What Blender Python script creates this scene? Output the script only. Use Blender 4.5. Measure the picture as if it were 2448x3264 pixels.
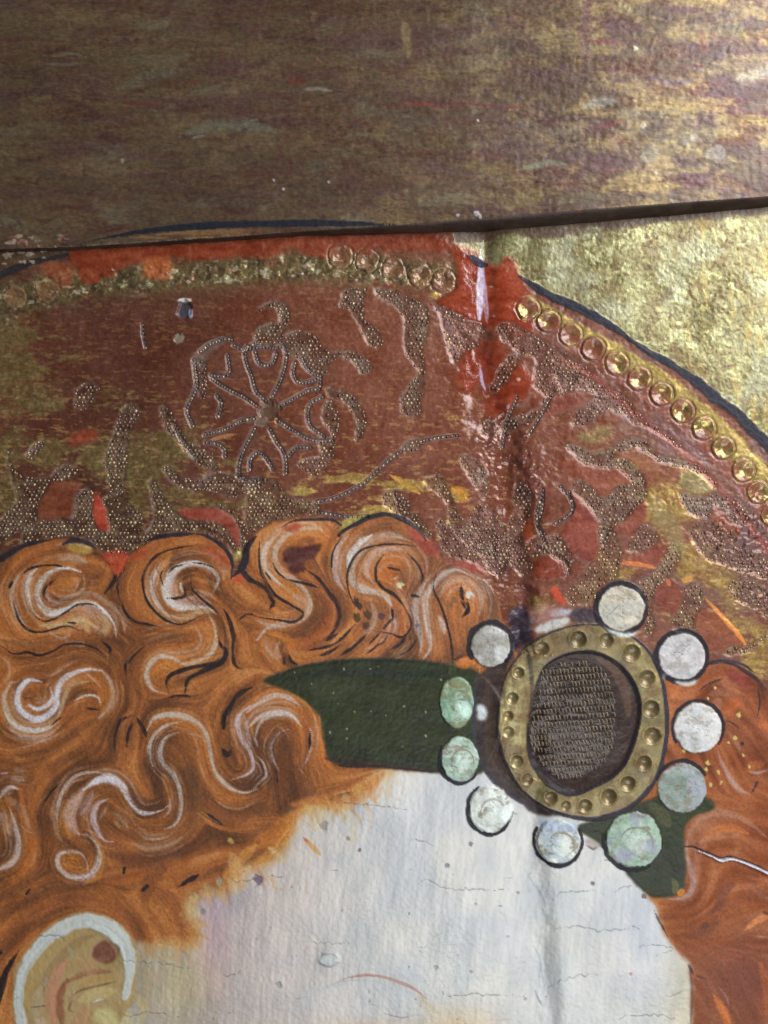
import bpy, math, random
import numpy as np

# ------------------------------------------------------------------ scene, camera, light
scene = bpy.context.scene
for o in list(bpy.data.objects):
    bpy.data.objects.remove(o)
COL = scene.collection
S = 1.5e-4                      # metres of panel per unit of the drawing grid (frame is 2448 x 3264 units)
CX, CY = 1224.0, 1632.0

cam_d = bpy.data.cameras.new('camera')
cam = bpy.data.objects.new('camera', cam_d); COL.objects.link(cam)
cam_d.sensor_fit = 'VERTICAL'; cam_d.sensor_height = 32.0
DIST = 0.4326
cam_d.lens = 32.0 * DIST / (3264 * S)
cam.location = (0, -DIST, 0); cam.rotation_euler = (math.radians(90), 0, 0)
cam_d.clip_start = 0.01; cam_d.clip_end = 50
scene.camera = cam

world = bpy.data.worlds.new('World'); scene.world = world; world.use_nodes = True
world.node_tree.nodes['Background'].inputs[0].default_value = (0.80, 0.86, 1.0, 1)
world.node_tree.nodes['Background'].inputs[1].default_value = 0.13

def area(name, loc, aim, sx, sy, power, col):
    d = bpy.data.lights.new(name, 'AREA'); d.shape = 'RECTANGLE'; d.size = sx; d.size_y = sy
    d.energy = power; d.color = col
    o = bpy.data.objects.new(name, d); COL.objects.link(o); o.location = loc
    from mathutils import Vector
    o.rotation_euler = (Vector(aim) - Vector(loc)).to_track_quat('-Z', 'Y').to_euler()
    return o
area('window_light', (0.60, -0.50, 0.44), (0.06, 0, -0.06), 0.40, 0.60, 13.5, (0.96, 0.985, 1.0))
area('low_fill_light', (0.30, -1.15, -0.75), (0.02, 0, -0.16), 0.8, 0.4, 9.5, (0.87, 0.95, 1.0))  # added fill lamp from below, evens the light on the lower panel

vs = scene.view_settings
vs.view_transform = 'Standard'; vs.look = 'None'; vs.gamma = 1.0; vs.exposure = 0.06
vs.use_curve_mapping = False
scene.render.engine = 'CYCLES'

# ------------------------------------------------------------------ drawing grid helpers
class Grid:
    def __init__(s, u0, u1, v0, v1, st):
        s.st = st; s.u0 = u0; s.v0 = v0
        s.w = int((u1 - u0) / st) + 1; s.h = int((v1 - v0) / st) + 1
        s.U, s.V = np.meshgrid(u0 + np.arange(s.w) * st, v0 + np.arange(s.h) * st)
        s.C = np.zeros((s.h, s.w, 3)); s.M = np.zeros((s.h, s.w)); s.R = np.full((s.h, s.w), .55)
        s.H = np.zeros((s.h, s.w)); s.L = np.zeros((s.h, s.w), int)

def sm(a, b, x):
    t = np.clip((x - a) / (b - a), 0, 1); return t * t * (3 - 2 * t)

_LAT = {}
def vn(x, y, seed):
    n = 256
    if seed not in _LAT:
        if len(_LAT) > 60: _LAT.clear()
        _LAT[seed] = np.random.RandomState(seed).rand(n, n)
    lat = _LAT[seed]
    if x.ndim == 2 and x.shape == y.shape and x.size and np.array_equal(x[0], x[-1]) and np.array_equal(y[:, 0], y[:, -1]) and np.array_equal(x[0], x[len(x) // 2]):
        xr = x[0]; yc = y[:, 0]                     # plain grid: interpolate rows, then columns
        xi = np.floor(xr).astype(int); yi = np.floor(yc).astype(int)
        fx = xr - xi; fy = (yc - yi)[:, None]; fx = fx * fx * (3 - 2 * fx); fy = fy * fy * (3 - 2 * fy)
        R = lat[yi % n] * (1 - fy) + lat[(yi + 1) % n] * fy
        return R[:, xi % n] * (1 - fx) + R[:, (xi + 1) % n] * fx
    xi = np.floor(x).astype(int); yi = np.floor(y).astype(int)
    fx = x - xi; fy = y - yi
    fx = fx * fx * (3 - 2 * fx); fy = fy * fy * (3 - 2 * fy)
    a = lat[yi % n, xi % n]; b = lat[yi % n, (xi + 1) % n]
    c = lat[(yi + 1) % n, xi % n]; d = lat[(yi + 1) % n, (xi + 1) % n]
    return (a * (1 - fx) + b * fx) * (1 - fy) + (c * (1 - fx) + d * fx) * fy

def fbm(U, V, sx, sy, seed, oc=4, gain=.55):
    t = 0; a = 1; n = 0
    for i in range(oc):
        k = 2.03 ** i
        t = t + a * vn(U / sx * k + 17.3 * i, V / sy * k + 9.1 * i, seed + i); n += a; a *= gain
    return t / n

def rgb(c): return np.array(c, float) / 255.0

def mixc(g, c, a, sl=None):
    C = g.C if sl is None else g.C[sl]
    C[...] = C * (1 - a[..., None]) + np.asarray(c) * a[..., None]

def spline(p, closed=False, step=5.0):
    p = np.array(p, float)
    if closed: q = np.vstack([p[-1], p, p[0], p[1]])
    else: q = np.vstack([2 * p[0] - p[1], p, 2 * p[-1] - p[-2]])
    out = []
    for i in range(1, len(q) - 2):
        n = max(2, int(np.linalg.norm(q[i + 1] - q[i]) / step))
        t = (np.arange(n) / n)[:, None]
        a, b, c, d = q[i - 1], q[i], q[i + 1], q[i + 2]
        out.append(.5 * (2 * b + (c - a) * t + (2 * a - 5 * b + 4 * c - d) * t ** 2 + (3 * b - 3 * c + d - a) * t ** 3))
    if not closed: out.append(p[-1:])
    return np.vstack(out)

def box(g, P, pad):
    i0 = max(0, int((P[:, 1].min() - pad - g.v0) / g.st)); i1 = min(g.h, int((P[:, 1].max() + pad - g.v0) / g.st) + 2)
    j0 = max(0, int((P[:, 0].min() - pad - g.u0) / g.st)); j1 = min(g.w, int((P[:, 0].max() + pad - g.u0) / g.st) + 2)
    return (slice(i0, max(i0, i1)), slice(j0, max(j0, j1)))

def blur(m, k, n=2):
    for _ in range(n):
        for ax in (0, 1):
            q = np.pad(m, [(k + 1, k) if a == ax else (0, 0) for a in (0, 1)], mode='edge')
            c = np.cumsum(q, ax); L_ = m.shape[ax]
            m = (np.take(c, np.arange(2 * k + 1, 2 * k + 1 + L_), ax) - np.take(c, np.arange(0, L_), ax)) / (2 * k + 1)
    return m

def poly(g, pts, soft=0, smooth=True, rough=0, seed=3):
    """mask of a closed outline -> (slice, mask)"""
    P = spline(pts, True, 8) if smooth else np.array(pts, float)
    sl = box(g, P, 12 + soft * 3)
    U, V = g.U[sl], g.V[sl]
    if rough:
        U = U + (fbm(U, V, 22, 22, seed, 3) - .5) * rough * 2; V = V + (fbm(U, V, 22, 22, seed + 9, 3) - .5) * rough * 2
    m = np.zeros(U.shape, bool)
    Q = np.roll(P, -1, 0)
    for (x0, y0), (x1, y1) in zip(P, Q):
        if y0 == y1: continue
        c = ((y0 > V) != (y1 > V)) & (U < (x1 - x0) * (V - y0) / (y1 - y0) + x0)
        m ^= c
    m = m.astype(float)
    if soft:
        m = blur(m, max(1, int(round(soft / g.st))))
    return sl, m

def path(g, pts, w, taper=(1, 1), step=None):
    """distance to a curve -> slice, |d|/halfwidth signed, arc t, arc length"""
    P = spline(pts, False, step or max(3.0, min(6.0, np.min(w) / 2)))
    n = len(P)
    W = np.interp(np.linspace(0, 1, n), np.linspace(0, 1, len(np.atleast_1d(w))), np.atleast_1d(w)) / 2
    tt = np.linspace(0, 1, n)
    if taper[0] < 1: W = W * np.interp(tt, [0, .25], [taper[0], 1])
    if taper[1] < 1: W = W * np.interp(tt, [.75, 1], [1, taper[1]])
    W = np.maximum(W, 1.6)
    T = np.gradient(P, axis=0); T /= np.linalg.norm(T, axis=1)[:, None] + 1e-9
    pad = W.max() * 1.3 + 8
    sl = box(g, P, pad)
    shp = g.U[sl].shape
    best = np.full(shp, 9.0); sg = np.zeros(shp); at = np.zeros(shp)
    U, V = g.U[sl], g.V[sl]
    if U.size == 0: return sl, best, sg, at
    u0, v0 = U[0, 0], V[0, 0]
    arc = np.concatenate([[0], np.cumsum(np.linalg.norm(np.diff(P, axis=0), axis=1))])
    for i in range(n):
        r = W[i] * 1.3 + 5
        a0 = max(0, int((P[i, 1] - r - v0) / g.st)); a1 = int((P[i, 1] + r - v0) / g.st) + 2
        b0 = max(0, int((P[i, 0] - r - u0) / g.st)); b1 = int((P[i, 0] + r - u0) / g.st) + 2
        if a1 <= 0 or b1 <= 0: continue
        dx = U[a0:a1, b0:b1] - P[i, 0]; dy = V[a0:a1, b0:b1] - P[i, 1]
        if dx.size == 0: continue
        d = np.sqrt(dx * dx + dy * dy) / W[i]
        B = best[a0:a1, b0:b1]; k = d < B
        B[k] = d[k]
        sg[a0:a1, b0:b1][k] = ((dx * -T[i, 1] + dy * T[i, 0]) / W[i])[k]
        at[a0:a1, b0:b1][k] = arc[i]
    return sl, best, sg, at

_sd = [100]
LIC = None
def stroke(g, pts, w, c, a=1.0, br=.5, taper=(.35, .35), soft=.45, h=0.0, met=None, rgh=None, jit=0.25):
    """a brush stroke with bristle streaks that follow its path"""
    _sd[0] += 1; sd = _sd[0]
    sl, b, s, t = path(g, pts, w, taper)
    if b.size == 0: return
    U, V = g.U[sl], g.V[sl]
    wob = (fbm(U, V, 26, 26, sd, 3) - .5) * jit * 2
    e = 1 - sm(1 - soft, 1.02, b + wob)
    wv = float(np.max(w))
    st = vn(s * wv / 9.0 + 40, t / 160.0, sd) * .6 + vn(s * wv / 5.0 + 90, t / 60.0, sd + 1) * .4
    gr = vn(U / 5.0, V / 5.0, sd + 2)
    if LIC is not None and g is LIC[0]: st = st * .35 + LIC[1][sl] * .65
    al = a * e * np.clip(1 - br + br * 2.0 * (st * .72 + gr * .28) - br * .18, 0, 1)
    mixc(g, rgb(c), np.clip(al, 0, 1), sl)
    if h: g.H[sl] += h * al
    if met is not None: g.M[sl] = g.M[sl] * (1 - al) + met * al
    if rgh is not None: g.R[sl] = g.R[sl] * (1 - al) + rgh * al

def blob(g, u, v, ru, rv=None, c=None, a=1.0, h=0, n=.5, seed=None):
    rv = rv or ru
    _sd[0] += 1; seed = seed or _sd[0]
    P = np.array([[u - ru * 1.5, v - rv * 1.5], [u + ru * 1.5, v + rv * 1.5]])
    sl = box(g, P, 3); U, V = g.U[sl], g.V[sl]
    if U.size == 0: return
    d = np.sqrt(((U - u) / ru) ** 2 + ((V - v) / rv) ** 2) + (fbm(U, V, ru * .7 + 4, rv * .7 + 4, seed, 3) - .5) * n * 2
    m = 1 - sm(.7, 1.1, d)
    if c is not None: mixc(g, rgb(c), m * a, sl)
    if h: g.H[sl] += h * m

def T(ox, oy, s=0.49186):
    return lambda *p: [(ox + p[i] * s, oy + p[i + 1] * s) for i in range(0, len(p), 2)]

# tiles of the drawing (each maps its own local coordinates onto the panel)
tD = T(0, 650); tI = T(816, 650); tJ = T(1632, 600)
tK = T(0, 1200); tQ = T(816, 1200); tN = T(1632, 1150); tO = T(1632, 1650)
tA = T(0, 1700); tE = T(816, 1700); tF = T(0, 2250); tG = T(816, 2250)
tB = T(1380, 1820, .57866); tR = T(560, 1000, .38577); tH = T(2000, 2050, .29377); tV = T(2000, 2664, .27119); tW = T(1224, 600, .7378); tX = T(0, 2664); tY = T(816, 2664); tZ = T(1632, 2664)

# registry of the pieces the surface is cut into
REG = []
def reg(name, mat, parent=None, label=None):
    REG.append(dict(name=name, mat=mat, parent=parent, label=label)); return len(REG) - 1

g = Grid(-255, 2703, 597, 3519, 3)
U, V = g.U, g.V
BIG = fbm(U, V, 420, 420, 1, 3); MED = fbm(U, V, 90, 90, 5, 4); FIN = fbm(U, V, 14, 14, 9, 3)
HZ = fbm(U, V, 120, 26, 21, 4)          # horizontal brush / rub direction
VT = fbm(U, V, 12, 170, 31, 4)          # vertical brush direction

GROUND = reg('gold_ground', 'gold')
HALO = reg('halo', 'halo')

# ------------------------------------------------------------------ gold ground right of the halo
WU = U + (fbm(U, V, 60, 60, 43, 3) - .5) * 60; WV = V + (fbm(U, V, 60, 60, 44, 3) - .5) * 60
gold = rgb((118, 110, 74)) + (MED - .5)[..., None] * .22
g.C[...] = gold
mixc(g, rgb((98, 76, 46)), sm(.50, .70, fbm(WU, WV, 70, 40, 41, 6, .7)) * .6)
mixc(g, rgb((160, 156, 114)), sm(.50, .66, fbm(WU, WV, 46, 34, 45, 6, .75)) * .8)
mixc(g, rgb((80, 62, 40)), sm(.54, .68, fbm(WU, WV, 30, 16, 49, 5, .75)) * .7)
mixc(g, rgb((150, 152, 132)), sm(.52, .7, fbm(U, V, 90, 90, 48, 4)) * .4)
mixc(g, rgb((196, 160, 70)), sm(.60, .72, fbm(U, V, 20, 120, 53, 4)) * sm(2050, 2350, U) * .25)
g.M[...] = .72 - .3 * sm(.64, .74, fbm(U, V, 20, 12, 49, 3)); g.R[...] = .42 + (MED - .5) * .25
g.H += (fbm(WU, WV, 30, 24, 57, 5, .7) - .5) * 1.3

bare = V - np.interp(U, [-300, -130, 226, 816, 1224, 1632, 2448, 2720], [808, 803, 793, 757, 732, 702, 642, 622]) - np.interp(U, [1200, 1500, 1900, 2448], [60, 56, 46, 26]) + (fbm(U, V, 70, 30, 59, 5, .65) - .5) * 70
bare = sm(10, -10, bare)
mixc(g, rgb((70, 47, 32)) + (HZ - .5)[..., None] * .14, bare * .85); g.M[...] *= 1 - .85 * bare
# ------------------------------------------------------------------ halo field
RIM = [(-420, 1075), (-200, 965), (-60, 905), (0, 876), (98, 840), (216, 812), (300, 760), (700, 690), (1440, 690), (1452, 775), (1500, 817), (1560, 846),
       (1671, 890), (1750, 939), (1868, 993), (1976, 1057), (2075, 1126), (2144, 1165), (2222, 1219), (2291, 1278), (2360, 1333), (2448, 1420), (2620, 1610), (2800, 1830)]
sl, hm = poly(g, RIM + [(2800, 3700), (-420, 3700)], smooth=False)
Hm = np.zeros(U.shape); Hm[sl] = hm; HB = Hm > .5
GROUND2 = reg('gold_ground', 'gold'); g.L[(~HB) & (U < 700)] = GROUND2
g.L[HB] = HALO
red = rgb((99, 53, 35)) * (0.80 + .22 * sm(300, 1300, U))[..., None] + (MED - .5)[..., None] * .07
red = red + (BIG - .5)[..., None] * np.array([.10, .04, .02])
red = red + (fbm(U, V, 16, 9, 97, 3) - .5)[..., None] * np.array([.09, .07, .06])
red = red + (HZ - .5)[..., None] * np.array([.05, .03, .02])
g.C[HB] = red[HB]; g.M[HB] = .05; g.R[HB] = (.40 + (MED - .5) * .3)[HB]
g.H[HB] = ((MED - .5) * 7 + (FIN - .5) * 1.5)[HB]

def gold_patch(lst, col, thr=.5, sx=70, sy=22, seed=61, met=.7, amp=1.0):
    b = np.zeros(U.shape)
    for u, v, ru, rv, k in lst:
        b = np.maximum(b, k * np.exp(-(((U - u) / ru) ** 2 + ((V - v) / rv) ** 2)))
    n = fbm(U, V, sx, sy, seed, 4) * .62 + fbm(U, V, 12, 7, seed + 5, 3) * .38
    m = sm(thr - .08, thr + .14, n + (b - .5) * .75) * HB * amp * (.55 + .45 * sm(.35, .6, fbm(U, V, 16, 8, seed + 8, 3)))
    cc = rgb(col) + (FIN - .5)[..., None] * .22
    g.C[...] = g.C * (1 - m[..., None]) + cc * m[..., None]
    g.M[...] = g.M * (1 - m) + met * m; g.R[...] = g.R * (1 - m) + .42 * m
    g.H[...] += m * 1.0
    return m
gold_patch([(30, 1190, 150, 120, .95), (90, 1260, 120, 90, .9), (20, 1420, 90, 120, .8), (150, 1440, 120, 60, .8), (430, 1480, 160, 130, 1.0), (540, 1430, 130, 90, .9),
            (300, 1460, 80, 130, .8), (600, 1590, 170, 60, .75), (440, 1600, 60, 70, .8), (860, 1620, 90, 40, .5), (30, 1570, 50, 120, .8), (690, 1480, 120, 40, .7), (160, 1130, 200, 60, .5), (330, 1270, 160, 80, .42), (60, 1060, 160, 60, .7), (760, 1600, 160, 60, .5), (520, 1200, 80, 40, .4)],
           (122, 100, 60), .49)
gold_patch([(2110, 1610, 110, 110, .95), (2230, 1780, 130, 100, 1.0), (2180, 1500, 70, 70, .9), (2340, 1860, 170, 130, .9), (1930, 1420, 110, 60, .6), (1860, 1400, 60, 50, .6),
            (2130, 1960, 40, 60, .8), (2330, 1990, 130, 80, .75), (2420, 2080, 80, 120, .85), (1990, 1830, 90, 40, .7), (1720, 1930, 60, 50, .6), (2040, 1480, 60, 70, .6)],
           (150, 122, 66), .5, 60, 40, 71)
gold_patch([(1110, 1525, 160, 26, .8), (1320, 1545, 150, 30, .85), (1200, 1630, 70, 26, 1.0), (960, 1562, 60, 26, .9), (1460, 1575, 50, 35, .8), (1180, 1590, 140, 40, .6),
            (1250, 1410, 200, 90, .38), (1230, 1290, 90, 60, .38), (1420, 1690, 60, 60, .6), (1480, 1750, 90, 40, .6), (1530, 1820, 60, 50, .6), (1450, 1340, 40, 30, .6), (1360, 1050, 40, 25, .6), (1390, 940, 30, 22, .8)],
           (178, 150, 78), .56, 46, 16, 81)
# scattered flecks of leaf left in the red
fl = sm(.62, .70, fbm(U, V, 26, 8, 91, 4)) * HB * (.35 + .5 * sm(1100, 1500, V)) * (.45 + .55 * sm(2000, 1300, U))
mixc(g, rgb((176, 138, 84)), fl * .7); g.M[...] = np.maximum(g.M, fl * .5)
# soot / purple bloom
pb = sm(.5, .7, fbm(U, V, 110, 90, 95, 4)) * HB * sm(1500, 2100, U) * .5
mixc(g, rgb((98, 68, 70)), pb)

# eroded gilt band under the board, on the left and centre
band = np.exp(-((V - np.interp(U, [-120, 0, 150, 400, 620, 820, 1000, 1200, 1420], [1010, 970, 925, 890, 880, 862, 850, 860, 880])) /
                np.interp(U, [0, 300, 800, 1200, 1420], [75, 48, 46, 48, 40])) ** 2 * 1.2) * sm(1500, 1400, U) * HB
n1 = fbm(U, V, 26, 16, 101, 4)
bm_ = np.clip(band * 1.5, 0, 1) * sm(.36, .5, n1 + band * .12)
mixc(g, rgb((106, 92, 58)), bm_ * .9)
mixc(g, rgb((74, 58, 38)), np.clip(band * 1.3, 0, 1) * sm(.46, .62, fbm(U, V, 44, 26, 105, 4)) * .75)
mixc(g, rgb((190, 178, 146)), np.clip(band * 1.3, 0, 1) * sm(.60, .70, fbm(U, V, 30, 16, 109, 4)) * .7 * (1 - .4 * sm(900, 1200, U)))
g.M[...] = g.M * (1 - bm_) + .5 * bm_; g.R[...] = g.R * (1 - bm_) + .38 * bm_
g.H += (fbm(U, V, 24, 18, 113, 4) - .5) * 13 * np.clip(band * 1.3, 0, 1)
# crust near the crease
CRE = [(1535, 600), (1535, 782), (1542, 944), (1549, 1225), (1600, 1390), (1640, 1560), (1655, 1700), (1660, 1933), (1682, 2361), (1697, 2656), (1722, 3000), (1741, 3264), (1748, 3400)]
cx = np.interp(V, [p[1] for p in CRE], [p[0] for p in CRE]); dc = U - cx
crust = np.exp(-((U - (cx + 40)) / 120) ** 2) * sm(1000, 1200, V) * sm(1960, 1850, V) * sm(.42, .58, fbm(U, V, 120, 160, 117, 3)) * HB
mixc(g, rgb((92, 50, 42)), crust * .6)
g.H += crust * (fbm(U, V, 15, 15, 121, 3) - .5) * 10; g.R[...] -= crust * .12
crr = np.exp(-((U - 2390) / 130) ** 2 - ((V - 1690) / 110) ** 2) * 1.3
crr = np.clip(crr + .8 * np.exp(-((U - 2420) / 100) ** 2 - ((V - 1890) / 80) ** 2), 0, 1) * HB
mixc(g, rgb((96, 66, 62)), crr * sm(.36, .52, MED) * .85)
g.H += crr * (fbm(U, V, 14, 14, 125, 3) - .5) * 13

# bright bole / vermilion shapes
def patch(pts, c, a=.9, soft=4, rough=5, h=0, rgh=None, met=0.0, var=.10, flat=0.0):
    sl, m = poly(g, pts, soft, True, rough)
    m = m * a
    _sd[0] += 1
    cc = rgb(c) + ((fbm(g.U[sl], g.V[sl], 40, 18, _sd[0], 4) - .5) * 2 * var)[..., None]
    g.C[sl] = g.C[sl] * (1 - m[..., None]) + cc * m[..., None]
    g.M[sl] = g.M[sl] * (1 - m) + met * m
    if rgh is not None: g.R[sl] = g.R[sl] * (1 - m) + rgh * m
    if flat: g.H[sl] *= 1 - flat * m
    if h: g.H[sl] += h * m
    return sl, m
V1 = (114, 44, 18)
patch(tD(480, 300, 1000, 262, 1659, 226, 1659, 330, 1500, 350, 1300, 370, 1150, 345, 900, 370, 760, 440, 640, 500, 540, 500, 500, 430), V1, .9, 4, 15, 2, .4)
patch(tI(0, 200, 500, 200, 1000, 180, 1250, 230, 1330, 300, 1180, 310, 1000, 300, 800, 300, 700, 330, 560, 290, 430, 350, 250, 300, 100, 340, 0, 330), (110, 44, 19), .9, 4, 15, 2, .42)
patch(tD(260, 400, 460, 380, 470, 520, 380, 530), (140, 66, 40), .6, 6, 14)
patch(tD(930, 370, 1060, 340, 1120, 400, 1100, 480, 980, 500, 930, 440), (160, 84, 44), .85, 6, 16, 3)
patch(tI(1290, 300, 1420, 300, 1530, 390, 1640, 420, 1659, 560, 1600, 760, 1470, 790, 1250, 690, 1180, 640, 1290, 560, 1310, 430), (122, 48, 27), .95, 5, 6, 2, .24, flat=.8)
patch(tJ(-60, 460, 20, 480, 70, 600, 130, 680, 150, 780, 140, 900, 60, 960, -40, 930, -120, 800), (122, 48, 26), .95, 6, 8, 2, .24, flat=.8)
patch(tI(1330, 1000, 1440, 900, 1560, 890, 1610, 950, 1560, 1060, 1480, 1120, 1400, 1220, 1320, 1180), (120, 48, 28), .92, 8, 10, 3, .24, flat=.8)
patch(tN(-160, 40, -60, 0, 100, 60, 140, 160, 60, 260, -60, 330, -140, 340, -190, 200), (120, 46, 26), .94, 8, 10, 3, .24, flat=.8)
for pts, c in ((tK(340, 690, 440, 680, 520, 690, 470, 790, 470, 900, 380, 930, 240, 930, 240, 850, 280, 760), (118, 58, 40)),
               (tN(120, 250, 300, 215, 530, 205, 460, 270, 330, 330, 200, 360), (124, 56, 44)), (tN(350, 440, 520, 425, 560, 370, 650, 335, 720, 380, 650, 430, 640, 520, 560, 580, 380, 540), (120, 62, 44)),
               (tN(640, 650, 720, 590, 850, 590, 1000, 670, 1080, 680, 1070, 790, 960, 780, 880, 830, 850, 740, 760, 650), (128, 70, 50)), (tN(300, 690, 400, 630, 520, 690, 680, 700, 760, 770, 640, 850, 580, 880, 530, 830, 430, 760), (130, 62, 44)),
               (tN(650, 1080, 760, 1000, 800, 940, 860, 910, 870, 1000, 800, 1110, 700, 1140), (126, 54, 42)), (tN(1300, 950, 1380, 1000, 1470, 1080, 1440, 1140, 1360, 1120, 1280, 1020), (128, 62, 44)),
               (tN(380, 860, 480, 950, 550, 1050, 570, 1180, 520, 1300, 400, 1260, 300, 1150, 390, 1020), (128, 52, 42)), (tN(190, 830, 300, 800, 390, 920, 360, 1020, 230, 1060, 170, 1000), (112, 56, 44)),
               (tO(150, 290, 260, 260, 340, 310, 330, 380, 220, 410, 150, 370), (124, 52, 42)), (tO(690, 280, 800, 250, 960, 180, 1020, 170, 940, 320, 700, 300), (126, 56, 44)),
               (tO(920, 460, 1000, 400, 1080, 450, 1090, 540, 1040, 620, 940, 580), (124, 54, 42)), (tO(1000, 90, 1100, 60, 1150, 150, 1060, 170), (120, 60, 46)),
               (tO(1190, 640, 1300, 600, 1420, 700, 1500, 820, 1300, 880, 1220, 780), (132, 66, 44)), (tO(1340, 40, 1460, 60, 1440, 130, 1350, 120), (128, 60, 40))):
    patch(pts, np.array(c) * np.array([.90, .88, .66]), .85, 4, 5, 2.5, .42)
patch(tK(590, 770, 650, 780, 690, 900, 700, 1010, 630, 980, 590, 890), (158, 62, 42), .95, 3, 3)
patch(tK(1150, 870, 1400, 850, 1520, 910, 1550, 1000, 1545, 1090, 1500, 1080, 1440, 980, 1340, 940, 1200, 910), (134, 60, 44), .9, 3, 4)
patch(tK(460, 380, 600, 340, 640, 380, 560, 440, 460, 440), (132, 58, 36), .8, 5, 10)
patch(tO(250, 460, 290, 450, 350, 560, 310, 560, 270, 510), (178, 68, 40), .95, 2, 2)
for p, w, c in ((tO(1260, 530, 1380, 660, 1470, 760, 1520, 830), 22, (196, 122, 52)), (tO(690, 292, 820, 302, 940, 328), 18, (190, 108, 50)), (tQ(870, 640, 960, 690, 1060, 760), 22, (190, 142, 60)),
                (tQ(1270, 730, 1340, 760, 1330, 810), 40, (186, 128, 48)), (tN(100, 1000, 110, 1120, 130, 1240), 30, (150, 64, 34)), (tO(1000, 400, 1020, 440), 18, (180, 104, 50)), (tO(1110, 410, 1160, 390), 26, (186, 134, 62)),
                (tK(1340, 420, 1440, 390, 1530, 375), 16, (150, 104, 66)), (tQ(440, 690, 600, 650, 720, 640), 26, (150, 116, 62))):
    stroke(g, p, w, c, .9, .5)

# crease: a fold that falls gently from the left and rises steeply on the right
wav = (fbm(U, V, 150, 70, 131, 4) - .5) * 56
d2 = dc + wav
wl = np.interp(V, [700, 1500, 2000, 2500, 3300], [60, 90, 120, 120, 120])
g.H += -24 * np.where(d2 < 0, np.exp(-(d2 / wl) ** 2 * 1.0), np.exp(-(d2 / 42.0) ** 2)) * 1.25 * np.interp(V, [600, 900, 1900, 2100, 2700, 3300], [.4, .5, .75, .7, .6, .5])
g.H += np.exp(-(dc / 120) ** 2) * HB * (fbm(U, V, 70, 110, 137, 3) - .5) * 22 * sm(900, 1150, V)
mixc(g, rgb((74, 38, 34)), np.exp(-((d2 - 8) / 22) ** 2) * HB * sm(980, 1200, V) * .4 * sm(.35, .6, MED))  # darker line down the fold, its shade put into the colour

g.R[...] -= .16 * np.exp(-((dc + 20) / 130) ** 2) * HB
# glints on the fold near the rim, painted as pale strokes
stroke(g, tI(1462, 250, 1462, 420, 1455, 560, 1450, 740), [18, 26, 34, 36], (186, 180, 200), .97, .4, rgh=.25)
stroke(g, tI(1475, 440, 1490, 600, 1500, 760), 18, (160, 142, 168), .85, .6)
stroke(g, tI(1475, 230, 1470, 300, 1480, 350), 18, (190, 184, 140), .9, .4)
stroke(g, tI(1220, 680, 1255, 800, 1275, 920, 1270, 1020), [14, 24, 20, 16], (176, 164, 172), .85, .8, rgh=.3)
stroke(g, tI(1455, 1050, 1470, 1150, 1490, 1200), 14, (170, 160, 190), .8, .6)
for k in range(46):     # small flakes of lost paint along the band and the fold
    r = random.Random(k)
    if k < 26: u = r.uniform(40, 1400); v = float(np.interp(u, [0, 400, 1000, 1400], [960, 880, 850, 880])) + r.uniform(-35, 35)
    else: v = r.uniform(900, 1850); u = float(np.interp(v, [p[1] for p in CRE], [p[0] for p in CRE])) + r.gauss(-10, 45)
    blob(g, u, v, r.uniform(2, 6), r.uniform(2, 7), r.choice([(176, 168, 152), (150, 130, 136), (160, 128, 100)]), .7, 1.5, 1.2)
# old nail head showing through, its highlight painted as a pale spot
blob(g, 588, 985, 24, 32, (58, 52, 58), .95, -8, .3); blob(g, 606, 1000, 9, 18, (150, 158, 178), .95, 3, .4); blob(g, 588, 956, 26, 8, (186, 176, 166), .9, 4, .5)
blob(g, 573, 1078, 20, 20, (128, 118, 98), .8, -4, .6)

# ------------------------------------------------------------------ tooled leaves (sunk, filled with punched dots)
DOTS = []
LEAF = 0
def leaf(pts, name='tooled_leaf', dots=True, c=(96, 84, 80), rough=6, depth=3.8, h0=0):
    L = reg(name, 'halo', HALO)
    sl, m = poly(g, pts, 3, True, rough)
    mm = m > .5
    g.L[sl][mm] = L
    gl = g.L[sl]; gl[mm] = L; g.L[sl] = gl
    wr = sm(.34, .62, fbm(g.U[sl], g.V[sl], 50, 40, 1000 + L, 4))
    cc = (rgb(c) * np.array([1.12, 1.04, .94])) * (.35 + .65 * wr[..., None]) + g.C[sl] * .78 * (.65 * (1 - wr[..., None])) + (FIN[sl] - .5)[..., None] * .16
    k = .80 * m[..., None]
    g.C[sl] = g.C[sl] * (1 - k) + cc * k
    g.M[sl] = g.M[sl] * (1 - m) + .35 * m; g.R[sl] = g.R[sl] * (1 - m) + .40 * m
    g.H[sl] += -depth * m
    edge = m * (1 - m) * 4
    mixc(g, rgb((120, 104, 92)), edge * .16, sl)  # lit rim of the sunk leaf, tinted into the colour
    if dots:
        Po = spline(pts, True, 10.5)
        for q, (x, y) in enumerate(Po):
            if random.Random(q * 7 + L).random() > .22: DOTS.append((x + random.Random(q).uniform(-2, 2), y, random.Random(q + L).uniform(.55, .95)))
        us = g.U[sl]; vs_ = g.V[sl]
        u0, u1, v0, v1 = us.min(), us.max(), vs_.min(), vs_.max()
        r = random.Random(L); p = 13.6; y = v0; row = 0
        while y < v1:
            x = u0 + (p / 2 if row % 2 else 0)
            while x < u1:
                i = int((y - v0) / g.st); j = int((x - u0) / g.st)
                if m[min(i, m.shape[0] - 1), min(j, m.shape[1] - 1)] > .72 and r.random() > .05 + .45 * (wr[min(i, m.shape[0] - 1), min(j, m.shape[1] - 1)] < .12):
                    DOTS.append((x + r.uniform(-2.4, 2.4), y + r.uniform(-2.4, 2.4), r.uniform(.62, 1.15)))
                x += p
            y += p * .87; row += 1
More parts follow.
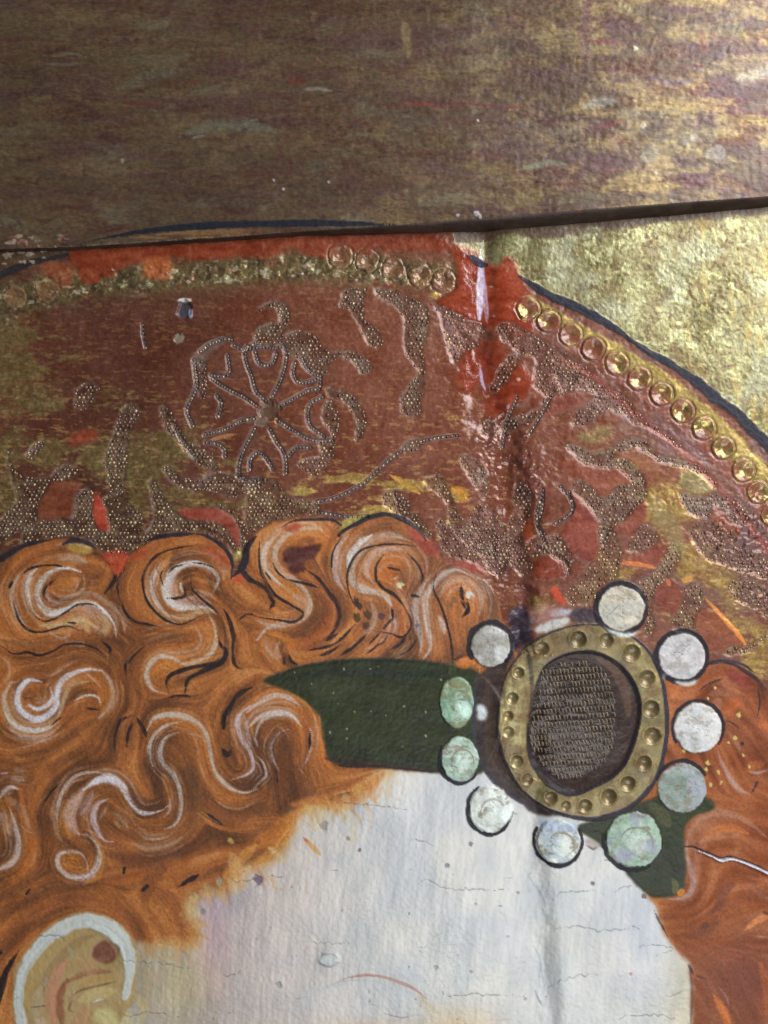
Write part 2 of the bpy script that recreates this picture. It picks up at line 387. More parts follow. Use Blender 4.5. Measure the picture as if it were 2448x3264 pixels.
def tendril(pts, w=15, name='tooled_tendril', dots=True, p=12.0):
    L = reg(name, 'halo', HALO)
    sl, b, s, t = path(g, pts, w)
    m = 1 - sm(.6, 1.15, b)
    gl = g.L[sl]; gl[m > .4] = L; g.L[sl] = gl
    mixc(g, rgb((92, 80, 82)), m * .85, sl); g.H[sl] += -5 * m; mixc(g, rgb((138, 120, 112)), np.exp(-((s + .85) / .28) ** 2) * (b < 1.2) * .45, sl)  # sunk cord, its lit side painted as a paler edge
    g.M[sl] = g.M[sl] * (1 - m) + .3 * m
    if dots:
        P = spline(pts, False, p)
        for i, (x, y) in enumerate(P): DOTS.append((x, y, (.72 if w > 14 else .8) + .25 * random.Random(i).random()))

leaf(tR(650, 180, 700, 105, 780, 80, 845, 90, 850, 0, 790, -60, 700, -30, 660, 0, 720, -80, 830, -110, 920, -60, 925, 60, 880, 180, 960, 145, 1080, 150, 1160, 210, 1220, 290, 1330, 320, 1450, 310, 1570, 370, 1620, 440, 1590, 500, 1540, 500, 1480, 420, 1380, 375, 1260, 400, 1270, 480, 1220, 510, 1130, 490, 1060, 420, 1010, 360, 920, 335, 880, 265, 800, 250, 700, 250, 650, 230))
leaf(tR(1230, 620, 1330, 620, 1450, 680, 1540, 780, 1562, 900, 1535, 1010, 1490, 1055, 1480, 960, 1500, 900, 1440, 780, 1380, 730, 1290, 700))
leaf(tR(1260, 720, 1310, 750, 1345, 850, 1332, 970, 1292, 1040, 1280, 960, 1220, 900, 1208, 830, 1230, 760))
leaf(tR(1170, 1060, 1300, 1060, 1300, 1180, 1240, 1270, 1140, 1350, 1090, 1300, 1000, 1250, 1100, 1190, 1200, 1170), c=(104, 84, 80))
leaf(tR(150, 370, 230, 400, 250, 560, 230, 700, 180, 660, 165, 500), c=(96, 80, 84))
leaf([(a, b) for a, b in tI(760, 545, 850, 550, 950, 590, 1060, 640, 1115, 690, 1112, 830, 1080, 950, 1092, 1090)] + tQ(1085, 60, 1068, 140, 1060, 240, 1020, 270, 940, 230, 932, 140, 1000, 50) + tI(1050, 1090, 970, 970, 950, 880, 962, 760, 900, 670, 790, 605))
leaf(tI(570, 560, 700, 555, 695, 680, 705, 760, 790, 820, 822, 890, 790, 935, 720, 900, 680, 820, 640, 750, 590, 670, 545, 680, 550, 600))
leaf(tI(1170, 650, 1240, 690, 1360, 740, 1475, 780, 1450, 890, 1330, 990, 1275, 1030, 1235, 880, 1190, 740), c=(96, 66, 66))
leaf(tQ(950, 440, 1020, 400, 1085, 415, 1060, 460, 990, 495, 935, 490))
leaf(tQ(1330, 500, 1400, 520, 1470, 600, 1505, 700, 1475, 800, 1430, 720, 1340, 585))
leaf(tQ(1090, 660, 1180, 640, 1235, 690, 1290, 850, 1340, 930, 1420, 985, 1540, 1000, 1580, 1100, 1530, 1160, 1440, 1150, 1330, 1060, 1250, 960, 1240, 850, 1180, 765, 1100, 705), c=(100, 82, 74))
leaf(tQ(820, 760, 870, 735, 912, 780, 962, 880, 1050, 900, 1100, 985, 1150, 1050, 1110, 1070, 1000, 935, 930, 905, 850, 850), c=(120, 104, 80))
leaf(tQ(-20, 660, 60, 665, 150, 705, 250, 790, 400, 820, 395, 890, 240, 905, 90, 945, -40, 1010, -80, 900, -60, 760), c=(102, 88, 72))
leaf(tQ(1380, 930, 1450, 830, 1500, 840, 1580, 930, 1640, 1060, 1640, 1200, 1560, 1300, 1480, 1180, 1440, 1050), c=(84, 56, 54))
# left side
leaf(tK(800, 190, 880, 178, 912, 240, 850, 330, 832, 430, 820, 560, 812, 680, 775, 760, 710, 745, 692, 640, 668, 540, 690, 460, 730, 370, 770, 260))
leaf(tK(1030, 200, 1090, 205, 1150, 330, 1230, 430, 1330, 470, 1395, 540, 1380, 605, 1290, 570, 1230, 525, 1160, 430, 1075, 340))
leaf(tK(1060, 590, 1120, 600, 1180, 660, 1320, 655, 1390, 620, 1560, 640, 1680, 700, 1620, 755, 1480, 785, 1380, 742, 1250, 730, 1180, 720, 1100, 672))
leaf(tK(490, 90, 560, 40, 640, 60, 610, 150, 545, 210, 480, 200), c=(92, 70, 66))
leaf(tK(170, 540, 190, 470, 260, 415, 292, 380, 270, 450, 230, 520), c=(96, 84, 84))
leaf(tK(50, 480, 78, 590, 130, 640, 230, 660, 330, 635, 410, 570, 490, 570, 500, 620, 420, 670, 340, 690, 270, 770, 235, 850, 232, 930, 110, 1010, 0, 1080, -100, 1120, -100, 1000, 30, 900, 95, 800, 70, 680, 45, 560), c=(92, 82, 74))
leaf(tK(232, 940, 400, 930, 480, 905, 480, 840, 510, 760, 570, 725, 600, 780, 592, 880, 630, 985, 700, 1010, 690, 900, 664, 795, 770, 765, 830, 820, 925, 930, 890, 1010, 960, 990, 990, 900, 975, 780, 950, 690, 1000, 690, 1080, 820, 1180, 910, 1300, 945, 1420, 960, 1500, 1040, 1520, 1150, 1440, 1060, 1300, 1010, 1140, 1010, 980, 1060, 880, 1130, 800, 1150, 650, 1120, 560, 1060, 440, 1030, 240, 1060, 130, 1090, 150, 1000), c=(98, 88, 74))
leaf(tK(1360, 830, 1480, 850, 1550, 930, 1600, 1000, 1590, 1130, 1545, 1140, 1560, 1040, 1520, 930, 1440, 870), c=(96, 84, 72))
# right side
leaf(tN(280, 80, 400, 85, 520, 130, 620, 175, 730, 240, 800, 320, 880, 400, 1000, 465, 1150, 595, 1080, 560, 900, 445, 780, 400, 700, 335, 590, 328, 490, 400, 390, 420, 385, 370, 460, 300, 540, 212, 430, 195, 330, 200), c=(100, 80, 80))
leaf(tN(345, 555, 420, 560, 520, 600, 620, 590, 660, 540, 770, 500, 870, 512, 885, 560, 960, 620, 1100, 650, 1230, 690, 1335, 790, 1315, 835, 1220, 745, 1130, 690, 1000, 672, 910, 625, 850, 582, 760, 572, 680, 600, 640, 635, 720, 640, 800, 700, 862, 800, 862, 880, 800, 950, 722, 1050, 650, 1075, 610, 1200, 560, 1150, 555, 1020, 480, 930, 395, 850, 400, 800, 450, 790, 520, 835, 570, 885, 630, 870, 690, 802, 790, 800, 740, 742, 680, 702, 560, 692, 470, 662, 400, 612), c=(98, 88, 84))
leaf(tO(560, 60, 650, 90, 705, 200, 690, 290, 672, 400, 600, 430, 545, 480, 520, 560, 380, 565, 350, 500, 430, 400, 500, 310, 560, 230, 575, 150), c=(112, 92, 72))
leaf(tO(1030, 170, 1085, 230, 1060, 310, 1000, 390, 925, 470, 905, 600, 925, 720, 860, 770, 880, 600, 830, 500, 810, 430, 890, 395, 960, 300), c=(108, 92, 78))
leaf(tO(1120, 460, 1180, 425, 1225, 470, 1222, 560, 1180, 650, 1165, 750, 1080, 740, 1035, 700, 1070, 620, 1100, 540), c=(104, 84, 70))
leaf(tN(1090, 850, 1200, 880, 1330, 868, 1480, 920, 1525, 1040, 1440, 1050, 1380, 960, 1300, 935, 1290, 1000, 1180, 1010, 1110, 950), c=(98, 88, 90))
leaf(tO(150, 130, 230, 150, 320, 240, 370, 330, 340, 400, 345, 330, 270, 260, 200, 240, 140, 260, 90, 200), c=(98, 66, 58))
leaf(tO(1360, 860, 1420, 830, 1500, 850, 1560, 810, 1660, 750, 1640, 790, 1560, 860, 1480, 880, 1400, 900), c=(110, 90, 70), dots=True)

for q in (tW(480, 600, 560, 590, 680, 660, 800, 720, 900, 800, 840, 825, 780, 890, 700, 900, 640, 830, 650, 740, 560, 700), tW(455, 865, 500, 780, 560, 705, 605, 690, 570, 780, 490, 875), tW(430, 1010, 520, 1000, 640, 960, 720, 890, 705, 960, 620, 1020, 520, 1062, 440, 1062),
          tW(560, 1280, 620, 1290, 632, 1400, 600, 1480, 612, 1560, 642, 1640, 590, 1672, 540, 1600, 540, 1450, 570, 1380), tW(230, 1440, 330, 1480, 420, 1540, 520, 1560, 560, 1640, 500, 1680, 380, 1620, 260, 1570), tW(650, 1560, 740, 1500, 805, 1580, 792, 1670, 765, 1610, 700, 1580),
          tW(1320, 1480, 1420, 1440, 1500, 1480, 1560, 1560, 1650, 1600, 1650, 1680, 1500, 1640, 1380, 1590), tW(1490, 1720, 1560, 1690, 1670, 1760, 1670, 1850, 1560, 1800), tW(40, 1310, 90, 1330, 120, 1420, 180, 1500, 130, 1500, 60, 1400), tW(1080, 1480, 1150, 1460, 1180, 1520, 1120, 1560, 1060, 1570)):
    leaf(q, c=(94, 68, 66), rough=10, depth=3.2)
patch(tW(1280, 1240, 1340, 1222, 1430, 1270, 1420, 1310, 1340, 1320, 1285, 1290), (136, 120, 80), .9, 3, 4, 2, .42, .55); patch(tW(840, 1060, 960, 1020, 985, 1060, 930, 1110, 850, 1090), (128, 106, 68), .8, 5, 9, 1.5, .42, .5); patch(tW(1140, 1330, 1220, 1370, 1300, 1480, 1280, 1600, 1200, 1500, 1160, 1430), (134, 114, 74), .75, 6, 14, 1, .42, .5)
# wheel-shaped flower: spokes and petals
ROS = [tR(590, 270, 570, 330, 590, 430, 630, 530, 660, 640, 740, 720), tR(915, 340, 900, 440, 860, 560, 800, 680), tR(870, 760, 1000, 690, 1090, 640, 1180, 625), tR(850, 890, 960, 960, 1080, 1030, 1180, 1055, 1290, 1050),
       tR(780, 960, 830, 1060, 890, 1150, 910, 1240, 910, 1320), tR(650, 950, 600, 1050, 550, 1150, 520, 1260, 520, 1340), tR(640, 870, 530, 890, 400, 960, 240, 1000), tR(660, 760, 560, 690, 420, 620, 300, 540),
       tR(480, 260, 560, 300, 610, 270, 680, 230), tR(610, 290, 720, 278, 820, 285, 880, 270, 915, 330), tR(1040, 370, 1070, 440, 1140, 500, 1190, 520, 1188, 600), tR(145, 380, 160, 500, 170, 600, 120, 720, 90, 800, 140, 930), tR(200, 310, 280, 250, 400, 210, 460, 215),
       tR(655, 320, 680, 400, 730, 430, 800, 410, 830, 335), tR(985, 410, 970, 490, 1000, 560, 1070, 575, 1150, 550), tR(1210, 690, 1110, 750, 1090, 850, 1120, 940, 1220, 1010), tR(430, 350, 440, 480, 390, 520, 290, 510),
       tR(340, 680, 375, 740, 350, 850), tR(250, 1065, 340, 1080, 400, 1120, 405, 1180), tR(610, 1290, 620, 1200, 680, 1150, 740, 1190, 800, 1280), tR(930, 1180, 1000, 1110, 1110, 1110), tR(520, 1340, 600, 1380, 700, 1370), tR(-10, 930, 60, 1060, 160, 1180)]
for p in ROS: tendril(p, 17, 'rosette_line', True, 9.0)
blob(g, 858, 1310, 34, 40, (88, 62, 46), .85, -6, .9); blob(g, 840, 1345, 26, 20, (104, 92, 84), .7, -3, .9); blob(g, 848, 1292, 12, 6, (170, 130, 70), .8, 1, .6)
stroke(g, [(835, 1290), (850, 1300), (866, 1318)], 44, (92, 66, 48), .8, .5); g.H[...] += -6 * np.exp(-((U - 848) / 26) ** 2 - ((V - 1305) / 30) ** 2)
patch(tD(1250, 1000, 1290, 950, 1400, 890, 1500, 880, 1440, 920, 1350, 1000, 1320, 1080), (104, 84, 78), .7, 4, 6, -3)
tendril(tQ(1300, 385, 1180, 400, 1080, 420), 14); tendril(tQ(935, 490, 890, 520, 800, 600, 700, 690, 600, 750, 480, 800, 400, 812), 15); tendril(tQ(400, 880, 480, 895, 600, 912, 720, 908), 15)
tendril(tN(370, 850, 380, 910, 400, 940, 380, 990, 350, 1010), 12); tendril(tN(200, 840, 195, 960, 170, 1060, 210, 1120), 12); tendril(tN(30, 240, -30, 400, -60, 560), 12)
tendril(tN(250, 230, 180, 360, 110, 480), 13); tendril(tW(680, 1320, 660, 1430, 690, 1520), 14); tendril(tW(760, 1290, 812, 1350, 800, 1410, 740, 1450), 14); tendril(tD(920, 780, 925, 860, 940, 930), 12)

# ------------------------------------------------------------------ ring punches along the halo's border
RINGS = [(1748, 1023), (1819, 1067), (1890, 1112), (1966, 1158), (2038, 1207), (2109, 1256), (2176, 1310), (2244, 1364), (2306, 1428), (2370, 1499), (2419, 1568), (2462, 1642), (2505, 1716), (1684, 985), (2545, 1792), (2582, 1870),
         (1084, 817), (1170, 829), (1254, 857), (1340, 879), (1414, 898), (148, 925), (47, 945)]
# gilt strip that carries the rings on the right
stroke(g, [(1690, 950), (1780, 1010), (1890, 1080), (2038, 1170), (2176, 1270), (2306, 1390), (2440, 1540), (2560, 1690), (2700, 1880)], [40, 60, 74, 84, 90, 96, 100, 100], (160, 140, 76), .9, .35, (.6, 1), .35, met=.7, rgh=.42)
stroke(g, [(1700, 985), (1800, 1060), (1890, 1130), (2038, 1232), (2176, 1342), (2306, 1470), (2420, 1610), (2540, 1780), (2680, 1980)], 62, (120, 62, 46), .8, .3, (.6, 1))
stroke(g, [(1800, 1150), (1890, 1200), (2038, 1330), (2176, 1440), (2306, 1570), (2400, 1690), (2500, 1820), (2660, 2050)], 34, (118, 58, 48), .85, .3, (.6, 1))
for i, (ru, rv) in enumerate(RINGS):
    L = reg('ring_punch', 'halo', HALO)
    sl = box(g, np.array([[ru - 50, rv - 50], [ru + 50, rv + 50]]), 4)
    u, v = g.U[sl] - ru, g.V[sl] - rv
    r = np.hypot(u, v) + (fbm(g.U[sl], g.V[sl], 20, 20, 300 + i, 3) - .5) * (8 if i < 16 else 14)
    k = random.Random(i).uniform(.5, .85) if i < 16 else (.3 if i > 20 else .5)
    gl = g.L[sl]; gl[r < 42] = L; g.L[sl] = gl
    g.H[sl] += k * (-5 * np.exp(-((r - 39) / 3.4) ** 2) + 3.5 * np.exp(-((r - 33) / 4) ** 2) - 12 * (1 - sm(0, 29, r)) + (fbm(g.U[sl], g.V[sl], 18, 18, 360 + i, 3) - .5) * 3)
    n = fbm(g.U[sl], g.V[sl], 26, 20, 330 + i, 3)
    m = sm(.46 if i > 2 else .56, .60 if i > 2 else .66, n) * (1 - sm(38, 44, r))
    if i >= 16: m = m * .35
    mixc(g, rgb((120, 66, 48)), (1 - sm(36, 42, r)) * random.Random(i + 50).uniform(.3, .8) * (1 if i < 16 else .4), sl); g.M[sl] *= 1 - .7 * (1 - sm(36, 42, r))
    mixc(g, rgb((150, 134, 80)), m * .7, sl); g.M[sl] = np.maximum(g.M[sl], m * .75)
    mixc(g, rgb((110, 72, 48)), (1 - m) * (1 - sm(26, 34, r)) * .5, sl)
    mixc(g, rgb((88, 66, 44)), np.exp(-((r - 39) / 4) ** 2) * .4, sl)
    g.R[sl] = g.R[sl] * sm(20, 40, r) + .26 * (1 - sm(20, 40, r))

# dark outline of the halo
OUT = reg('halo_outline', 'paint'); USED = set()
def outline(pts, w, L, c=(30, 30, 42), a=.96, jit=.35, taper=(.5, .5), br=.25, h=1.2, rgh=.5):
    if L in USED: L = reg(REG[L]['name'], REG[L]['mat'], REG[L]['parent'])
    USED.add(L)
    sl, b, s, t = path(g, pts, w, taper)
    m = b + (fbm(g.U[sl], g.V[sl], 24, 24, 400 + L, 3) - .5) * jit * 2 < .92
    gl = g.L[sl]; gl[m] = L; g.L[sl] = gl
    stroke(g, pts, w, c, a, br, taper, .28, h, 0.0, rgh, jit)
outline([(1655, 880), (1671, 890), (1750, 939), (1868, 993), (1976, 1057), (2000, 1075)], [22, 30, 34, 34, 34], OUT)
outline([(2005, 1080), (2075, 1126), (2144, 1165), (2222, 1219), (2291, 1278), (2360, 1330), (2448, 1420), (2560, 1545), (2720, 1740)], [28, 34, 42, 42, 36, 34, 36], OUT, taper=(.6, 1))
outline([(1498, 815), (1530, 835), (1552, 842)], 26, OUT)
outline([(-270, 995), (-120, 925), (0, 876), (60, 850), (110, 834), (216, 812)], [44, 38, 30, 26], OUT, (34, 32, 34), taper=(1, .5))
for k in range(14):
    r = random.Random(900 + k); u = r.uniform(10, 140); blob(g, u, 806 + r.uniform(-20, 34), r.uniform(4, 14), r.uniform(3, 9), (158, 142, 122), .7, 2, .9)

# ------------------------------------------------------------------ hair
HAIR = reg('hair', 'paint')
hairpts = [(-420, 1880), (-200, 1830), (-60, 1800), (0, 1784), (64, 1744), (162, 1720), (236, 1722), (305, 1747), (340, 1775), (400, 1770), (443, 1744), (492, 1720), (566, 1705), (640, 1705), (708, 1739), (743, 1789), (738, 1843), (777, 1803), (787, 1749), (816, 1700),
           (865, 1670), (939, 1655), (1013, 1655), (1082, 1672), (1087, 1697), (1131, 1672), (1190, 1645), (1244, 1640), (1298, 1662), (1342, 1697), (1382, 1736), (1401, 1785), (1460, 1805), (1505, 1828), (1554, 1862), (1583, 1907), (1603, 1975), (1640, 2080),
           (2250, 2130), (2321, 2107), (2370, 2127), (2409, 2157), (2448, 2206), (2600, 2330), (2800, 2500), (2800, 3700), (-420, 3700)]
sl, m = poly(g, hairpts, 0, False, 4)
hb = np.zeros(U.shape, bool); hb[sl] = m > .5
_sl, m2 = poly(g, hairpts, 3, False, 4); hs = np.zeros(U.shape); hs[_sl] = m2
flow = fbm(U + (MED - .5) * 160, V + (BIG - .5) * 260, 46, 46, 141, 5)
hc = rgb((140, 84, 42)) + (flow - .5)[..., None] * np.array([.20, .13, .07]) + (BIG - .5)[..., None] * np.array([.12, .06, .02])
hc = hc + (sm(900, 1500, U) * sm(2200, 2000, V))[..., None] * np.array([.06, .03, .02])
hc = hc + (sm(2000, 2300, U))[..., None] * np.array([-.02, -.06, -.06])
mixc(g, hc, hs); g.M[...] *= (1 - hs); g.R[hb] = .55
g.H[hb] = ((MED - .5) * 5 + (flow - .5) * 3)[hb] + g.H[hb] * 0
g.H[hb] += (-24 * np.where(d2 < 0, np.exp(-(d2 / wl) ** 2), np.exp(-(d2 / 42) ** 2)) * .7)[hb]
g.L[hb] = HAIR
CURLS = [tA(-250, 180, 130, 70, 330, 30, 560, 60, 740, 200, 720, 380, 790, 560, 760, 720, 500, 690, 260, 720, 60, 700, -100, 640, -250, 500),
         tA(790, 200, 900, 80, 1100, 0, 1300, 10, 1500, 130, 1500, 320, 1440, 470, 1500, 620, 1480, 800, 1300, 900, 1180, 1060, 1000, 1060, 900, 920, 960, 760, 1150, 640, 1000, 590, 850, 540, 760, 380),
         tA(-60, 980, 120, 900, 350, 900, 600, 840, 740, 930, 770, 1080, 680, 1220, 500, 1240, 400, 1330, 150, 1390, -60, 1300),
         tE(-60, 60, 100, -80, 300, -110, 480, -40, 500, 100, 420, 260, 540, 440, 540, 580, 440, 700, 230, 780, -20, 800, -120, 640, 60, 520, -20, 300),
         tE(520, 40, 640, -60, 860, -100, 1060, -20, 1120, 160, 1080, 340, 1010, 480, 1030, 640, 900, 780, 640, 800, 560, 720, 650, 560, 560, 380, 490, 200),
         tE(1080, 280, 1180, 230, 1350, 220, 1500, 320, 1540, 460, 1480, 560, 1370, 600, 1300, 800, 1060, 820, 1030, 600, 1030, 420),
         tF(880, 200, 950, 50, 1120, 0, 1280, 60, 1390, 200, 1400, 380, 1480, 500, 1640, 480, 1640, 640, 1420, 640, 1300, 560, 1220, 640, 1200, 780, 1040, 860, 900, 840, 960, 700, 1090, 560, 1010, 440, 900, 360),
         tF(340, 800, 360, 620, 430, 480, 600, 400, 780, 440, 900, 620, 880, 760, 720, 900, 690, 1060, 560, 1170, 400, 1130, 330, 1020),
         tF(-150, 520, 60, 500, 150, 620, 160, 800, 200, 960, 130, 1090, -60, 1130, -150, 1080),
         tE(-300, 1230, -180, 1060, 60, 980, 240, 1030, 370, 1140, 410, 1300, 440, 1480, 330, 1600, 200, 1640, 60, 1560, -40, 1640, -160, 1640, -160, 1440),
         tZ(1120, -60, 1280, -80, 1500, -40, 1700, 80, 1720, 500, 1500, 560, 1300, 480, 1200, 460, 1160, 300, 1200, 160)]
for c in CURLS:
    L = reg('curl', 'paint', HAIR)
    sl, m = poly(g, c, 0, True, 3)
    gl = g.L[sl]; gl[(m > .5) & hb[sl]] = L; g.L[sl] = gl
    sl, m = poly(g, c, 18, True, 4); m = m * hb[sl]
    mixc(g, rgb((164, 96, 46)), m * .40, sl); g.H[sl] += 1.5 * m
    mixc(g, rgb((96, 56, 32)), m * (1 - m) * 4 * .30, sl)

OR = (184, 108, 42); OR2 = (196, 120, 44); WH = (196, 194, 194); GR = (168, 150, 140); PK = (172, 140, 128); LI = (176, 160, 170); CRM = (184, 152, 108); DK = (42, 32, 34); BR = (98, 56, 34)
def S_(p, w, c, a=.85, br=.6, **k): stroke(g, p, w, c, a, br, **k)
# broad under-strokes that give each lock its sweep
UNDER = (
    (tA(540, 130, 300, 110, 120, 220, 30, 400, 90, 600, 260, 690, 520, 640, 700, 640), 120, (170, 98, 44), .5), (tA(480, 200, 330, 220, 220, 330, 220, 470, 330, 560, 520, 520, 660, 600), 70, OR, .7),
    (tA(440, 300, 400, 330, 440, 370), 80, (160, 98, 44), .7), (tA(0, 690, 200, 720, 420, 690, 640, 700, 740, 760), 40, BR, .5), (tA(200, 850, 480, 790, 700, 790, 800, 900, 820, 1050), 60, (120, 72, 38), .5),
    (tA(1200, 60, 1000, 130, 880, 300, 900, 480, 1020, 590), 130, (150, 84, 40), .55), (tA(1100, 120, 1040, 280, 1050, 430, 1150, 520), 60, OR2, .7), (tA(1330, 280, 1290, 330, 1320, 390), 90, (166, 92, 38), .75),
    (tA(1230, 640, 1310, 680, 1290, 760, 1180, 790), 70, (150, 90, 46), .6), (tA(1370, 560, 1390, 660, 1350, 760, 1240, 820, 1100, 830, 1020, 890), 56, OR2, .75), (tA(1000, 900, 1090, 870, 1160, 890), 60, OR, .6),
    (tA(790, 600, 900, 680, 880, 820, 820, 960, 840, 1100), 110, (112, 64, 34), .45), (tA(60, 1000, 40, 1120, 110, 1240, 250, 1270, 400, 1220), 90, OR, .55), (tA(430, 1000, 500, 940, 620, 930, 690, 1020, 660, 1140), 100, OR, .5),
    (tA(230, 1010, 280, 1050, 240, 1090), 60, (150, 88, 40), .7), (tF(420, 160, 450, 60, 560, 20, 700, 60), 60, (140, 80, 40), .4),
    (tE(300, -20, 180, 30, 90, 160, 140, 280, 280, 400, 350, 520), 70, OR, .65), (tE(430, 0, 440, 80, 400, 110), 80, (176, 98, 40), .7), (tE(350, 250, 440, 350, 480, 480, 450, 600, 350, 690, 220, 720), 90, (158, 80, 40), .55),
    (tE(60, 600, 160, 640, 220, 700, 200, 760), 70, OR, .55), (tE(960, 90, 800, 60, 660, 130, 620, 260, 680, 360), 90, (176, 130, 92), .55), (tE(850, 190, 840, 240, 860, 290), 110, (172, 94, 40), .85),
    (tE(690, 30, 610, 80, 560, 150, 550, 240), 22, (188, 96, 44), .85), (tE(700, 420, 780, 470, 800, 560, 740, 660, 620, 740), 70, (170, 100, 56), .6), (tE(900, 430, 960, 530, 950, 640, 880, 700), 60, (176, 94, 44), .6),
    (tE(1250, 400, 1300, 380, 1310, 480, 1280, 600, 1310, 720), 90, (178, 104, 50), .7), (tE(1130, 350, 1120, 500, 1160, 640, 1200, 780), 60, (172, 108, 64), .55), (tE(600, 690, 620, 660), 50, OR2, .6),
    (tF(1010, 200, 1100, 100, 1230, 120, 1310, 230, 1340, 380, 1440, 520, 1580, 600), 80, (176, 102, 40), .6), (tF(1100, 260, 1180, 330, 1200, 260, 1150, 190), 110, (150, 86, 36), .6), (tF(1060, 460, 1110, 560, 1110, 680, 1020, 760, 880, 760), 70, (178, 106, 44), .6),
    (tF(1240, 420, 1280, 560, 1260, 720, 1150, 850, 980, 880, 840, 820), 90, (110, 68, 40), .55), (tF(1200, 400, 1230, 470, 1240, 560), 60, (86, 56, 40), .5), (tF(440, 620, 410, 760, 450, 850), 60, OR2, .7), (tF(560, 640, 680, 560, 780, 620, 860, 720), 60, (176, 104, 44), .65),
    (tF(450, 1020, 480, 990, 520, 1030), 70, (168, 98, 36), .8), (tF(620, 900, 670, 990, 640, 1100, 540, 1160), 30, OR2, .7), (tF(0, 600, 40, 640, 60, 720, 30, 820), 60, OR2, .7), (tF(130, 560, 150, 760, 190, 920, 150, 1070, 40, 1120), 40, (176, 96, 36), .7),
    (tF(700, 960, 860, 1010, 1060, 1000, 1240, 920, 1330, 780), 70, (100, 56, 34), .6), (tF(640, 1150, 840, 1120, 1060, 1080, 1240, 1000), 60, (150, 78, 34), .5), (tF(1340, 640, 1460, 720, 1620, 720), 60, (104, 58, 36), .55), (tF(1380, 580, 1500, 660, 1640, 640), 30, (182, 108, 50), .5),
    (tF(1480, 330, 1440, 230, 1460, 120, 1560, 30), 70, (140, 84, 40), .5), (tE(-60, 1240, 20, 1130, 140, 1090, 250, 1140, 320, 1230), 70, (176, 100, 44), .6), (tG(60, 200, 130, 100, 230, 130, 290, 230, 270, 360), 110, (174, 98, 44), .55),
    (tG(200, 300, 170, 460, 190, 600), 60, (132, 72, 36), .5), (tG(380, 60, 420, 180, 430, 330, 500, 400), 40, (188, 106, 44), .7), (tE(180, 1020, 320, 1100, 395, 1210), 16, (202, 136, 46), .8), (tG(400, 20, 425, 130, 440, 230), 14, (200, 134, 48), .7),
    (tX(0, 500, 200, 420, 420, 330, 640, 330), 70, (112, 64, 36), .45), (tX(40, 620, 240, 480, 460, 410, 700, 440), 50, (134, 72, 40), .5), (tX(700, 300, 760, 450, 860, 560, 900, 650), 90, (144, 80, 38), .5), (tX(1000, 300, 1120, 420, 1180, 560), 70, (160, 88, 42), .5),
    (tX(1100, 150, 1250, 200, 1450, 150), 50, (160, 92, 44), .5), (tX(930, 420, 960, 300, 1080, 200), 60, (96, 54, 36), .5), (tX(0, 760, 80, 700, 160, 640), 60, (110, 56, 34), .5))
